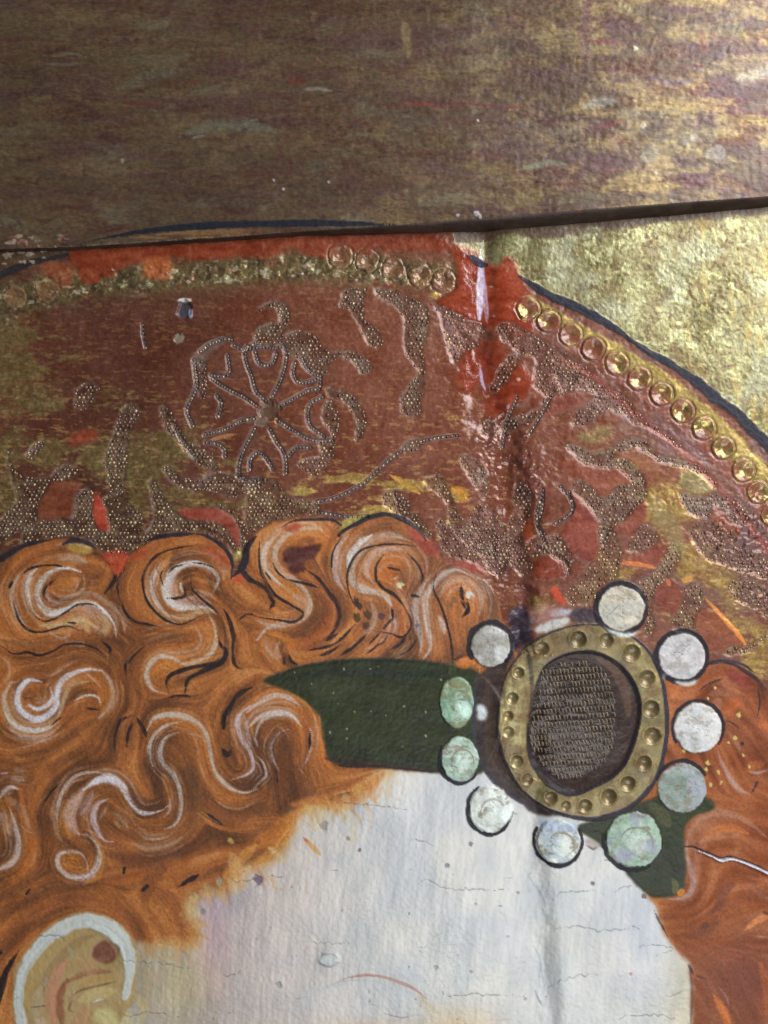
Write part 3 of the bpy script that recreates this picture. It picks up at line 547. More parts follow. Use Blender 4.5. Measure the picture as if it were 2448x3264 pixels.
# light strokes
LIGHT = (
    (tA(525, 250, 430, 225, 330, 250, 260, 320, 245, 400, 280, 480, 350, 520, 430, 490, 520, 450, 610, 460, 690, 520, 740, 590, 755, 670), [16, 20, 22, 24, 24, 26, 30, 26, 20, 20, 16, 14, 10], WH, .95),
    (tA(255, 215, 200, 270, 175, 350, 185, 430, 215, 500, 260, 545), [10, 18, 18, 14, 12], WH, .85), (tA(165, 230, 100, 310, 80, 400, 95, 480, 130, 560, 200, 645), [12, 18, 22, 20, 14], GR, .85),
    (tA(540, 270, 545, 340, 510, 390, 440, 410, 370, 400, 320, 370), 14, GR, .55), (tA(490, 280, 500, 340, 455, 390), 10, GR, .5), (tA(300, 370, 330, 430, 400, 460), 14, LI, .6),
    (tA(380, 170, 470, 160, 560, 190), 22, GR, .45), (tA(260, 600, 400, 590, 540, 560, 640, 620), 22, CRM, .8), (tA(440, 590, 520, 560, 580, 640), 34, CRM, .55), (tA(330, 640, 400, 680, 480, 640), 10, GR, .7), (tA(520, 460, 640, 500, 690, 600, 640, 650), 26, PK, .55),
    (tA(640, 540, 690, 590, 680, 660), 30, (176, 140, 84), .55),
    (tA(1385, 375, 1415, 300, 1370, 230, 1290, 195, 1190, 205, 1110, 260, 1080, 340, 1090, 420, 1140, 470, 1230, 480, 1330, 480, 1400, 520), [14, 20, 18, 20, 24, 30, 36, 36, 30, 24, 20, 12], WH, .9),
    (tA(1045, 175, 1000, 260, 985, 350, 1010, 440, 1060, 510, 1130, 560), [12, 18, 20, 18, 14, 10], (190, 180, 176), .9), (tA(1130, 270, 1115, 350, 1160, 430, 1260, 460), 34, PK, .7), (tA(1175, 300, 1170, 350, 1190, 390), 10, WH, .8),
    (tA(1070, 530, 1180, 545, 1290, 510, 1380, 500), 22, CRM, .8), (tA(1230, 420, 1320, 440, 1370, 490), 26, PK, .6), (tA(1350, 520, 1390, 600, 1400, 690, 1370, 770, 1290, 820, 1200, 845, 1110, 805, 1030, 800, 970, 850, 950, 930, 990, 1010, 1080, 1040), [12, 18, 20, 22, 16, 14, 14, 18, 22, 24, 16, 10], (186, 174, 166), .85),
    (tA(1260, 600, 1300, 670, 1280, 740, 1180, 770, 1060, 775), 12, GR, .5), (tA(940, 700, 1100, 650, 1200, 640), 14, GR, .35), (tA(1340, 130, 1440, 200, 1450, 300), 20, PK, .35),
    (tA(270, 960, 190, 950, 130, 1010, 115, 1090, 150, 1160, 230, 1205, 310, 1180, 360, 1120, 370, 1040, 400, 960, 470, 910, 570, 880, 660, 890), [22, 30, 28, 26, 26, 24, 24, 22, 26, 24, 22, 22, 16], (200, 200, 212), .95),
    (tA(80, 960, 30, 1050, 40, 1140, 80, 1220, 160, 1270, 280, 1270, 380, 1210), [14, 20, 22, 22, 20, 16, 10], (178, 168, 150), .8), (tA(190, 1110, 240, 1140, 310, 1110, 340, 1060, 330, 1000), 16, (196, 192, 200), .85), (tA(40, 970, 120, 960), 10, GR, .6),
    (tA(660, 890, 720, 970, 735, 1060, 700, 1140, 640, 1200), 16, GR, .7), (tA(570, 960, 470, 980, 420, 1060, 380, 1180), 18, CRM, .6), (tA(480, 1085, 560, 1050, 630, 1060, 660, 1120), 10, WH, .85), (tA(540, 890, 620, 960, 650, 1000), 8, PK, .7), (tA(640, 1200, 680, 1160), 10, GR, .8), (tA(270, 890, 330, 920, 480, 830), 8, GR, .5),
    (tF(60, 150, 160, 205, 290, 195, 390, 130), [10, 16, 18, 12], PK, .7), (tF(30, 40, 80, 120, 180, 155, 300, 150, 380, 100), [14, 20, 20, 18, 10], (186, 178, 174), .8), (tF(110, 275, 220, 250, 330, 200), 8, PK, .75), (tF(180, 0, 260, 20, 330, -10), 14, (186, 180, 190), .8),
    (tA(0, 790, 60, 850, 60, 930, 20, 980), 10, GR, .5),
    (tF(950, 160, 1000, 80, 1090, 55, 1200, 70, 1290, 120, 1340, 200, 1360, 300, 1385, 410, 1430, 480, 1510, 545, 1590, 565, 1665, 540), [14, 26, 24, 22, 20, 18, 14, 12, 18, 20, 16, 10], (176, 168, 162), .9),
    (tF(1185, 100, 1080, 125, 1000, 190, 970, 270, 975, 350, 1000, 420), [8, 12, 14, 12, 10, 6], WH, .85), (tF(1155, 170, 1070, 210, 1035, 290, 1050, 370, 1110, 430, 1150, 510, 1170, 600, 1165, 700, 1130, 770, 1070, 800), [10, 18, 20, 18, 22, 18, 16, 14, 18, 18], (178, 172, 170), .9),
    (tF(1500, 480, 1590, 450, 1640, 400, 1620, 300, 1570, 220, 1540, 130, 1560, 50, 1640, -10), [6, 12, 14, 14, 22, 24, 20, 14], LI, .85), (tF(1580, 60, 1600, 150, 1620, 260), 18, LI, .5), (tF(1210, 180, 1300, 200, 1340, 260), 8, GR, .5), (tF(960, 240, 940, 330), 10, PK, .5),
    (tF(380, 830, 370, 700, 390, 600, 430, 510, 500, 450, 600, 430, 680, 440), [8, 10, 14, 14, 12, 12, 8], (180, 168, 166), .8), (tF(540, 545, 620, 490, 710, 470, 790, 520, 830, 600, 880, 670, 940, 700, 1040, 680, 1100, 640), [18, 32, 36, 30, 20, 18, 16, 8, 5], (198, 196, 204), .95),
    (tF(540, 560, 490, 620, 450, 700, 470, 780, 510, 830), [20, 44, 50, 40, 26], PK, .85), (tF(600, 560, 560, 640, 520, 700), 26, (164, 140, 150), .6), (tF(695, 605, 630, 640, 605, 720, 630, 810, 680, 870, 740, 880), [12, 22, 24, 20, 12, 5], LI, .9), (tF(520, 830, 590, 850, 640, 930), 12, GR, .7),
    (tF(560, 830, 630, 900, 645, 990, 600, 1080, 510, 1115, 420, 1085, 375, 1020, 390, 960, 460, 940, 530, 960, 565, 1020, 570, 1075), [10, 16, 22, 24, 22, 20, 18, 16, 14, 16, 14, 10], (190, 176, 168), .9), (tF(420, 560, 460, 500, 560, 470), 10, GR, .6), (tF(470, 1090, 540, 1110, 620, 1070), 12, LI, .6),
    (tF(1100, 600, 1100, 680, 1060, 720), 8, LI, .6), (tF(870, 760, 960, 830, 1080, 830), 14, PK, .4), (tF(860, 890, 960, 925, 1100, 900, 1180, 850), 16, GR, .35), (tF(1380, 600, 1460, 655, 1560, 665, 1659, 620), 8, GR, .55), (tF(730, 690, 800, 740, 830, 800), 16, GR, .4),
    (tF(0, 590, 60, 530, 125, 540), [20, 16, 10], (190, 184, 190), .85), (tF(60, 650, 90, 750, 118, 870, 108, 970, 60, 1030, -20, 1060), [8, 16, 22, 24, 26, 26], (184, 170, 166), .85), (tF(-20, 700, 40, 740, 70, 830), 36, PK, .5), (tF(130, 770, 180, 815, 230, 825), 5, GR, .7), (tF(0, 440, 50, 435), 10, LI, .7), (tF(80, 470, 150, 480), 26, PK, .5),
    (tE(-60, 1160, 0, 1110, 100, 1055, 200, 1060, 295, 1120), [14, 18, 22, 20, 12], (188, 172, 170), .85), (tE(-50, 1260, 20, 1190, 100, 1165, 200, 1170, 275, 1215), [12, 18, 20, 20, 10], (184, 172, 168), .8), (tG(-10, 220, 20, 120, 90, 60, 180, 50, 250, 80, 290, 130), [10, 14, 20, 24, 22, 16], (184, 172, 168), .8),
    (tG(215, 150, 150, 175, 100, 250, 105, 330, 150, 430), [8, 12, 14, 12, 6], LI, .8), (tG(350, 120, 355, 240, 335, 340, 290, 400), 10, LI, .75), (tG(375, 60, 400, 180, 390, 320), 12, PK, .6), (tG(-20, 540, 30, 490, 65, 450, 50, 380, 10, 330), 12, (184, 174, 176), .75), (tG(120, 120, 180, 160, 220, 220), 8, PK, .5), (tG(270, 300, 280, 400, 340, 470), 8, PK, .45), (tG(10, 270, -10, 200), 10, LI, .6),
    (tE(470, 20, 390, -30, 280, -25, 190, 20, 130, 100, 130, 190, 190, 270, 280, 330, 345, 420, 345, 500, 290, 560, 180, 585, 80, 610, 5, 690), [10, 16, 20, 22, 22, 20, 18, 16, 16, 18, 18, 20, 22, 18], (178, 160, 146), .8),
    (tE(160, -10, 80, 70, 50, 150, 60, 230, 120, 300, 190, 350), [14, 20, 24, 22, 18, 8], (184, 172, 162), .85), (tE(250, -60, 160, -30, 100, 20), 14, PK, .6), (tE(200, 250, 300, 330), 8, PK, .6), (tE(230, 400, 330, 450, 320, 520), 16, PK, .5), (tE(0, 560, 120, 600, 240, 590), 16, GR, .6), (tE(150, 700, 130, 760, 160, 810), 16, PK, .5), (tE(60, 660, 80, 760, 150, 830), 14, GR, .5), (tE(250, -70, 360, -60, 450, -10), 12, (190, 170, 150), .6),
    (tE(750, 10, 665, 70, 612, 150, 590, 240), [16, 28, 30, 16], (196, 196, 194), .95), (tE(600, 10, 530, 100, 510, 200, 525, 300, 585, 390), [14, 22, 24, 22, 12], (176, 156, 154), .85), (tE(1000, 50, 900, 15, 800, 20, 720, 70, 660, 150), [12, 20, 22, 20, 16], (176, 156, 146), .75), (tE(980, 110, 870, 100, 780, 130, 725, 190, 715, 260, 760, 320), [10, 18, 24, 28, 26, 16], PK, .75),
    (tE(640, 180, 620, 260, 640, 320, 700, 365, 790, 385, 850, 420, 885, 500), [18, 26, 30, 30, 24, 20, 10], (180, 168, 160), .9), (tE(930, 60, 1010, 130, 1050, 240, 1030, 340), 20, (164, 122, 100), .5), (tE(890, 330, 950, 420, 1000, 540, 1000, 640), 14, PK, .6), (tE(740, 430, 770, 520, 750, 610, 680, 690), 16, GR, .6), (tE(870, 480, 870, 580, 830, 680, 760, 760), 12, LI, .6),
    (tE(880, 300, 930, 280), 8, (190, 190, 190), .7), (tE(690, 750, 770, 740), 10, GR, .7), (tE(640, 700, 600, 760), 8, PK, .6), (tE(1000, 700, 940, 790, 900, 820), 16, PK, .4), (tE(880, 500, 905, 600, 880, 660), 12, (170, 160, 180), .7),
    (tE(1130, 270, 1065, 370, 1035, 470, 1045, 580, 1070, 700, 1060, 790), [12, 22, 26, 26, 20, 12], (172, 160, 158), .8), (tE(1410, 285, 1310, 240, 1230, 255, 1165, 320, 1105, 400, 1098, 500, 1115, 620, 1130, 740, 1085, 815), [8, 16, 22, 24, 24, 22, 22, 22, 14], (182, 172, 168), .85), (tE(1185, 530, 1210, 600, 1225, 660), [12, 24, 10], (176, 170, 168), .85),
    (tE(1190, 410, 1230, 330, 1320, 290, 1410, 330, 1460, 430, 1445, 530), 20, (168, 136, 118), .65), (tE(1230, 430, 1270, 370, 1340, 350, 1400, 400, 1410, 490), 14, (166, 128, 108), .55), (tE(1460, 330, 1500, 440), 12, PK, .35),
    (tZ(1135, -40, 1175, 80, 1192, 220, 1165, 360, 1110, 415, 980, 400), [16, 22, 24, 26, 24, 12], (152, 120, 110), .7), (tZ(1215, 140, 1250, 60, 1350, 20, 1450, 50, 1540, 130), 14, (168, 110, 76), .45), (tZ(1500, 610, 1580, 560, 1665, 530), [16, 34, 30], (184, 108, 58), .75), (tZ(1300, 980, 1340, 1080, 1390, 1180, 1440, 1280), [14, 34, 34, 30], (180, 98, 56), .8),
    (tZ(1560, 650, 1660, 660), 10, (170, 120, 90), .6), (tZ(1440, 100, 1480, 95), 22, (176, 132, 84), .6), (tB(1560, 1010, 1600, 1090, 1640, 1180), 14, (170, 140, 130), .6), (tB(1400, 1480, 1470, 1390, 1560, 1360, 1659, 1380), 20, (150, 108, 92), .55), (tB(1440, 1560, 1500, 1470, 1600, 1440, 1680, 1460), 16, (150, 100, 72), .45), (tB(1560, 740, 1610, 820, 1650, 850), 14, (168, 130, 116), .5),
    (tZ(1320, 990, 1370, 1060, 1420, 1200), 8, (170, 130, 120), .5), (tB(1590, 600, 1640, 660, 1700, 680), 30, (176, 110, 76), .5))
# the dark drawing over the locks
STR = (
    (tA(130, 270, 220, 220, 340, 205, 430, 220), 8), (tA(90, 450, 120, 550, 180, 620, 260, 640, 350, 620, 440, 600, 520, 630), 9), (tA(230, 540, 290, 568, 350, 555, 430, 510, 500, 465, 600, 460, 660, 500), 7), (tA(0, 720, 90, 780, 180, 770, 260, 790, 350, 760, 420, 720, 520, 715, 620, 745, 690, 800), 8),
    (tA(60, 355, 85, 310), 10), (tA(440, 575, 500, 580), 9), (tA(660, 700, 710, 740, 715, 780), 10), (tA(360, 300, 300, 350, 280, 420), 7), (tA(1285, 75, 1150, 95, 1040, 130, 960, 200, 925, 300, 945, 420, 1010, 510, 1090, 570, 1170, 590, 1230, 570, 1330, 520), 9),
    (tA(1085, 420, 1150, 420, 1200, 400, 1190, 335), 10), (tA(1240, 290, 1240, 350, 1280, 400, 1350, 460, 1415, 515), 8), (tA(1405, 620, 1430, 720, 1465, 760, 1440, 830, 1350, 850, 1240, 870, 1120, 910, 1080, 960, 1090, 1020), [8, 10, 16, 20, 12, 12, 14, 20, 10]), (tA(1450, 840, 1300, 900, 1220, 950, 1200, 1030), 14),
    (tA(1450, 490, 1490, 570, 1515, 680, 1505, 780, 1530, 860, 1580, 880), 13), (tA(790, 440, 810, 510, 870, 570, 960, 590, 1030, 605), 9), (tA(950, 715, 860, 800, 815, 860, 820, 920), 9), (tA(1080, 1065, 1160, 1050, 1250, 1058), 9), (tA(655, 150, 720, 200, 745, 290, 680, 390), 13), (tA(830, 160, 790, 250, 760, 340, 775, 430), 9),
    (tA(660, 150, 740, 155, 825, 140), 18), (tA(1400, 230, 1330, 200, 1250, 190), 5), (tA(1090, 260, 1130, 220, 1200, 200), 6), (tA(1060, 340, 1040, 280, 1060, 230), 6), (tA(1630, 1000, 1545, 1045, 1490, 1130, 1450, 1220), 15), (tA(1545, 560, 1600, 525, 1659, 530), 9), (tF(1490, 0, 1455, 80, 1450, 150), 18), (tF(1440, 280, 1470, 320, 1500, 290), 16), (tF(880, 70, 920, 130, 950, 200), [8, 12, 18]), (tF(740, 300, 750, 200, 780, 100, 860, 60), 12), (tF(820, 270, 830, 180, 860, 110), 10), (tF(1340, 700, 1390, 740, 1450, 780), 11), (tF(390, 500, 330, 560, 280, 640), 7), (tF(330, 130, 400, 70), 7), (tF(560, 15, 640, 25), 7),
    (tE(25, 60, 22, 180, 50, 290, 130, 400, 220, 460, 305, 520, 250, 572, 150, 562, 0, 540), [10, 12, 10, 10, 9, 9, 9, 8, 6]), (tE(310, 220, 400, 290, 470, 380, 530, 470, 540, 550, 500, 640, 430, 700), [8, 10, 12, 14, 12, 10, 6]), (tE(205, 300, 300, 320, 415, 352), 9), (tE(-20, 300, 80, 370, 150, 420), 15), (tE(80, 395, 112, 450, 88, 490), 12), (tE(110, 190, 140, 250, 200, 300), 6),
    (tE(1035, 85, 920, 70, 800, 75, 700, 100, 640, 150, 600, 230, 590, 300, 605, 390, 640, 470), 8), (tE(825, 140, 780, 210, 780, 300, 830, 360, 900, 400, 965, 480), 11), (tE(960, 470, 1000, 560, 1000, 620, 950, 672, 880, 652, 800, 635), 9), (tE(980, 130, 1040, 190, 1080, 270, 1070, 335), 7), (tE(845, 220, 935, 240), 7), (tE(490, 240, 500, 120, 560, 20), 6),
    (tE(640, 590, 560, 680, 480, 730, 330, 760), 10), (tE(555, 720, 480, 770, 410, 795), 11), (tE(720, 650, 640, 730, 550, 790), 11), (tE(800, 700, 770, 740, 715, 782), 8), (tE(975, 670, 930, 720, 880, 752), 12), (tE(530, 650, 450, 700), 8), (tE(860, 650, 830, 700, 780, 730), 8), (tE(1045, 680, 1000, 750, 920, 800), 7), (tE(810, 640, 760, 690, 730, 720), 7), (tE(900, 540, 850, 590, 820, 630), 9),
    (tE(1165, 270, 1150, 360, 1190, 450, 1230, 560, 1260, 680, 1275, 800, 1270, 900), 8), (tE(1330, 340, 1335, 400, 1345, 440), 12), (tE(1330, 440, 1370, 490, 1335, 545), 15), (tE(1280, 820, 1330, 800, 1400, 795), 9), (tE(1370, 430, 1380, 500, 1350, 540), 9), (tE(180, 800, 185, 850), 9), (tE(210, 780, 230, 830, 270, 850), 8), (tE(880, 480, 890, 560), 10), (tE(1000, 400, 1060, 410), 9), (tE(100, 300, 60, 250), 6),
    (tG(350, 150, 350, 230, 345, 280), 9), (tG(460, 610, 540, 590, 600, 570, 650, 555), [8, 16, 14, 6]), (tG(660, 580, 720, 530, 760, 485), [6, 12, 5]), (tG(530, 385, 640, 385, 780, 392), 14), (tG(130, 420, 140, 500), 6), (tG(0, 890, 25, 880), 14), (tX(0, 1090, 15, 960, 50, 860, 130, 735), [20, 20, 18, 10]), (tX(0, 770, 15, 740), 14), (tX(800, 250, 810, 200), 9), (tX(1160, 330, 1220, 290, 1290, 250), 14), (tX(920, 360, 960, 320), 12), (tX(170, 380, 200, 340), 8),
    (tB(1490, 665, 1540, 620, 1605, 590), 6), (tB(1500, 515, 1590, 500, 1670, 520), 12), (tO(1580, 1060, 1620, 1110, 1650, 1200), 10), (tZ(1180, 900, 1220, 910, 1255, 925), 10), (tZ(1490, 890, 1510, 920, 1515, 950), 8), (tZ(1620, 490, 1660, 500), 8))
# direction of the locks, gathered from every stroke, then noise smeared along it
cw, ch = g.w // 4 + 2, g.h // 4 + 2
A2 = np.zeros((ch, cw)); B2 = np.zeros((ch, cw)); W2 = np.zeros((ch, cw))
for q in list(UNDER) + list(LIGHT) + [x + (0, 0) for x in STR]:
    P = spline(q[0], False, 6); t_ = np.gradient(P, axis=0); th_ = np.arctan2(t_[:, 1], t_[:, 0])
    ii = ((P[:, 1] - g.v0) / 12).astype(int); jj = ((P[:, 0] - g.u0) / 12).astype(int); ok = (ii >= 0) & (jj >= 0) & (ii < ch) & (jj < cw)
    np.add.at(A2, (ii[ok], jj[ok]), np.cos(2 * th_[ok])); np.add.at(B2, (ii[ok], jj[ok]), np.sin(2 * th_[ok]))
A3 = sum(blur(A2, k, 3) for k in (1, 3, 8)) + 1e-5; B3 = sum(blur(B2, k, 3) for k in (1, 3, 8))
fi = np.clip((V - g.v0) / 12, 0, ch - 1.01); fj = np.clip((U - g.u0) / 12, 0, cw - 1.01)
def up(M):
    i0 = fi.astype(int); j0 = fj.astype(int); a = fi - i0; b_ = fj - j0
    return (M[i0, j0] * (1 - b_) + M[i0, j0 + 1] * b_) * (1 - a) + (M[i0 + 1, j0] * (1 - b_) + M[i0 + 1, j0 + 1] * b_) * a
TH = .5 * np.arctan2(up(B3), up(A3)); DX = np.cos(TH); DY = np.sin(TH)
r0 = int((1600 - g.v0) / g.st)
def smear(N, n, stp=1.0):
    # line-integral smear of a noise field along the locks, below row r0
    h_, w_ = N.shape; out = N.copy(); cnt = 1.0
    I0, J0 = np.mgrid[r0:h_, 0:w_].astype(float)
    acc = N[r0:].copy()
    for sgn in (1, -1):
        y = I0.copy(); x = J0.copy(); px = DX[r0:] * sgn; py = DY[r0:] * sgn
        for k in range(n):
            y = np.clip(y + py * stp, 0, h_ - 1); x = np.clip(x + px * stp, 0, w_ - 1)
            yi = y.astype(int); xi = x.astype(int)
            acc += N[yi, xi]; cnt += .5 if False else 0
            dx = DX[yi, xi]; dy = DY[yi, xi]; f = np.where(dx * px + dy * py < 0, -1.0, 1.0)
            px = dx * f; py = dy * f
    acc /= (2 * n + 1)
    acc = (acc - acc.mean()) / acc.std() * .2 + .5
    out[r0:] = np.clip(acc, 0, 1); out[:r0] = .5
    return out
rs = np.random.RandomState(77)
L1 = smear(rs.rand(*U.shape), 13); L2 = smear(blur(rs.rand(*U.shape), 2, 2), 26, 1.3); L3 = smear(blur(rs.rand(*U.shape), 6, 2), 30, 2.0)
LIC = (g, np.clip(.5 + (L1 - .5) * .75 + (L2 - .5) * .9, 0, 1))
ramp = np.clip(.5 + (L3 - .5) * .9 + (L2 - .5) * .55 + (L1 - .5) * .30 + (BIG - .5) * .8 + (MED - .5) * .3, 0, 1)
stops = np.array([[62, 36, 22], [94, 54, 29], [128, 74, 37], [158, 93, 44], [180, 120, 68]]) / 255.0
hcol = np.stack([np.interp(ramp, [.08, .3, .5, .72, .95], stops[:, k]) for k in range(3)], -1)
g.C[...] = g.C * (1 - .72 * hs[..., None]) + (hcol + (sm(800, 1300, U) * sm(2250, 2000, V))[..., None] * np.array([.06, .055, .06]) - sm(2000, 2300, U)[..., None] * np.array([.02, .05, .05])) * .72 * hs[..., None]
g.H += hs * ((L2 - .5) * .9 + (L1 - .5) * .6)
for p, w, c, a in UNDER: S_(p, w, np.array(c) * .93, a * .95, .8, soft=.75)
for p, w, c, a in LIGHT:
    w = np.atleast_1d(w).astype(float)
    if w.max() > 15: S_(p, w * 2.3, (156, 118, 88), .42, .9, soft=.8)
rl = random.Random(21)
for p, w, c, a in LIGHT:      # paler companion hairs beside each light stroke
    w = np.atleast_1d(w).astype(float)
    if w.max() < 11: continue
    P = spline(p, False, 40); t_ = np.gradient(P, axis=0); nrm = np.stack([-t_[:, 1], t_[:, 0]], 1) / (np.linalg.norm(t_, axis=1)[:, None] + 1e-6)
    for off in (rl.uniform(-1.5, -.8), rl.uniform(.8, 1.5), rl.uniform(1.6, 2.4) * rl.choice([-1, 1])):
        a0 = rl.randint(0, max(0, len(P) // 4)); b0 = len(P) - rl.randint(0, max(0, len(P) // 4))
        Q = (P + nrm * off * w.mean())[a0:b0]
        if len(Q) > 2: S_([tuple(q) for q in Q], w.mean() * rl.uniform(.5, .95), rl.choice([PK, (168, 128, 100), (186, 120, 60), (164, 146, 134), (110, 64, 36)]), rl.uniform(.3, .6), .85, soft=.7)
for p, w, c, a in LIGHT: S_(p, np.atleast_1d(w) * 1.18, c, a * .9, .8, h=.8, soft=.65)
for p, w in STR: S_(p, np.atleast_1d(w) * 1.3, (32, 23, 24), .95, .32, soft=.4, h=.5, jit=.35)
# fine hair-lines following the locks
rr = random.Random(5)
for p, w, *_ in list(STR)[:60]:
    for k in range(2):
        dx, dy = rr.uniform(-34, 34), rr.uniform(-30, 30)
        S_([(x + dx + rr.uniform(-5, 5), y + dy + rr.uniform(-5, 5)) for x, y in p], rr.uniform(4, 8), rr.choice([BR, (84, 50, 36), (176, 108, 60), (186, 128, 72)]), rr.uniform(.25, .5), .6)
sl, m = patch(tE(190, 100, 310, 85, 425, 68, 380, 160, 312, 185, 312, 245, 240, 262, 200, 215, 172, 160), (76, 40, 36), .95, 3, 4, -1.5)
for u, v, r, c in ((655, 445, 12, DK), (720, 520, 12, (66, 46, 32)), (650, 545, 12, (66, 50, 30)), (815, 535, 11, (72, 50, 60)), (715, 600, 11, (70, 46, 36)), (1040, 600, 9, (90, 76, 96)), (670, 470, 10, (50, 40, 30)), (930, 345, 14, (196, 186, 150)), (1380, 400, 12, (184, 188, 186)), (1280, 430, 8, (110, 76, 50)), (1270, 470, 8, (110, 76, 50))):
    q = tE(u, v)[0]; blob(g, q[0], q[1], r, r * 1.2, c, .85, 0, .9)
blob(g, 2246, 2951, 18, 16, (40, 34, 34), .85)
# quieter, redder hair at the right with its own few arcs
rq = hs * sm(2060, 2160, U)
mixc(g, rgb((122, 66, 40)) + (MED - .5)[..., None] * .16 + ((L2 - .5) * .12)[..., None], rq * .62)
mixc(g, rgb((98, 54, 46)), rq * np.exp(-((U - 2360) / 160) ** 2 - ((V - 3120) / 130) ** 2) * .7)
for p, w, c, a in ((tH(980, 1170, 1020, 1280, 1080, 1390, 1120, 1480, 1220, 1590, 1340, 1640), [12, 16, 20, 24, 24, 12], (156, 128, 122), .75), (tH(1320, 1390, 1400, 1410, 1540, 1375), 13, (158, 134, 126), .7), (tH(1080, 950, 1180, 1080, 1230, 1200), 18, (140, 104, 88), .5), (tH(640, 2150, 700, 2000, 800, 1890, 950, 1840, 1150, 1860, 1350, 1970, 1500, 2100), [26, 30, 30, 28, 24, 20], (148, 108, 86), .65),
                   (tH(780, 2150, 900, 2060, 1100, 2000, 1300, 2060), 40, (166, 94, 46), .75), (tH(780, 1960, 950, 1900, 1200, 1930), 12, (120, 70, 48), .6), (tH(1000, 700, 960, 660, 1010, 620), 40, (150, 110, 90), .5), (tH(900, 560, 1000, 520, 1100, 560), 40, (140, 100, 84), .5), (tH(1440, 860, 1500, 900, 1540, 960), 36, (176, 98, 48), .6), (tH(1300, 1400, 1360, 1330, 1480, 1310), 40, (160, 90, 44), .5),
                   (tV(700, 60, 690, 200, 740, 400, 770, 560, 700, 700, 560, 740, 430, 740), [22, 26, 28, 30, 28, 20, 12], (150, 120, 112), .75), (tV(1000, 900, 1080, 780, 1130, 640, 1250, 560), 44, (100, 54, 42), .65), (tV(640, 1150, 850, 1150, 1050, 1020), 44, (98, 54, 38), .6), (tV(1400, 560, 1500, 640, 1640, 740), 26, (136, 92, 80), .5), (tV(840, 80, 960, 20, 1150, 10), 24, (150, 108, 84), .5),
                   (tV(1000, 1850, 1080, 1980, 1160, 2140, 1190, 2300), [16, 34, 34, 30], (184, 104, 50), .85), (tV(1080, 1780, 1160, 1900, 1200, 2000), 12, (160, 124, 116), .6), (tV(1370, 1110, 1500, 1000, 1650, 950), [10, 34, 34], (196, 126, 74), .85), (tV(1500, 1180, 1660, 1190), 10, (160, 124, 112), .6), (tV(1560, 1500, 1640, 1800, 1640, 2100), 40, (160, 84, 42), .6)):
    S_(p, w, c, a, .5, soft=.65)
patch(tH(1030, 290, 1200, 290, 1320, 380, 1380, 450, 1300, 500, 1180, 440, 1080, 370), (116, 52, 42), .8, 4, 6); patch(tH(450, 420, 560, 430, 580, 520, 480, 600, 440, 560), (164, 96, 50), .8, 5, 5); patch(tH(1080, 620, 1180, 600, 1250, 660, 1130, 780, 1040, 760), (158, 82, 40), .8, 8, 8)
for p, w in ((tH(780, 520, 880, 440, 1040, 380), 6), (tH(890, 225, 1000, 190, 1130, 215, 1260, 295, 1380, 370, 1470, 460, 1530, 545), [12, 16, 18, 16, 14, 12]), (tH(1130, 190, 1270, 240, 1390, 330), 10), (tH(1415, 470, 1440, 640, 1410, 800), 8), (tH(1060, 840, 1140, 870, 1225, 930), 8), (tH(1420, 1480, 1380, 1570, 1340, 1625), 10), (tH(1250, 1060, 1240, 1120), 16)):
    S_(p, w, (34, 28, 36), .9, .35, soft=.4, jit=.35)
for q in range(14):
    x, y = (1090, 1080, 610, 1170, 870, 1300, 855, 1370, 990, 1400, 900, 1540, 1020, 1520, 855, 1710, 1320, 1340, 1260, 1220, 1160, 1030, 1210, 780, 870, 600, 950, 490)[2 * q:2 * q + 2]
    (pu, pv), = tH(x, y); blob(g, pu, pv, 4 + q % 4 * 1.3, 5 + q % 3 * 1.5, (184, 168, 98), .9, 1.2, 1.0)
LIC = None
# outlines along the top of the hair and red under-paint in the gaps
HOUT = reg('hair_outline', 'paint', HAIR)
patch(tA(655, 140, 740, 105, 830, 140, 800, 240, 745, 270, 700, 200), (164, 66, 38), .85, 3, 4)
patch(tA(1500, 300, 1560, 250, 1590, 300, 1540, 320), (160, 66, 36), .85, 2, 3)
patch(tA(1300, 90, 1400, 80, 1490, 160, 1480, 230, 1380, 180), (146, 64, 40), .6, 6, 6); patch(tA(830, 160, 920, 90, 960, 100, 900, 180), (158, 70, 40), .7, 5, 6)
patch(tE(980, -60, 1060, 0, 1160, 60, 1170, 160, 1080, 110, 1000, 20), (140, 62, 48), .8, 4, 8); patch(tQ(170, 985, 260, 950, 300, 980, 240, 1010), (150, 64, 40), .8, 3, 4)
patch(tE(1190, 160, 1300, 180, 1420, 200, 1500, 230, 1430, 260, 1280, 200), (140, 58, 46), .8, 5, 8)
patch(tA(450, 70, 560, 80, 600, 120, 520, 135, 440, 110), (176, 146, 74), .7, 4, 6); patch(tA(1520, 120, 1570, 90, 1570, 160, 1520, 165), (170, 150, 84), .9, 2, 3, met=.5)
patch(tQ(550, 1000, 560, 940, 640, 900, 720, 905, 640, 960), (168, 152, 82), .9, 2, 3, met=.6)
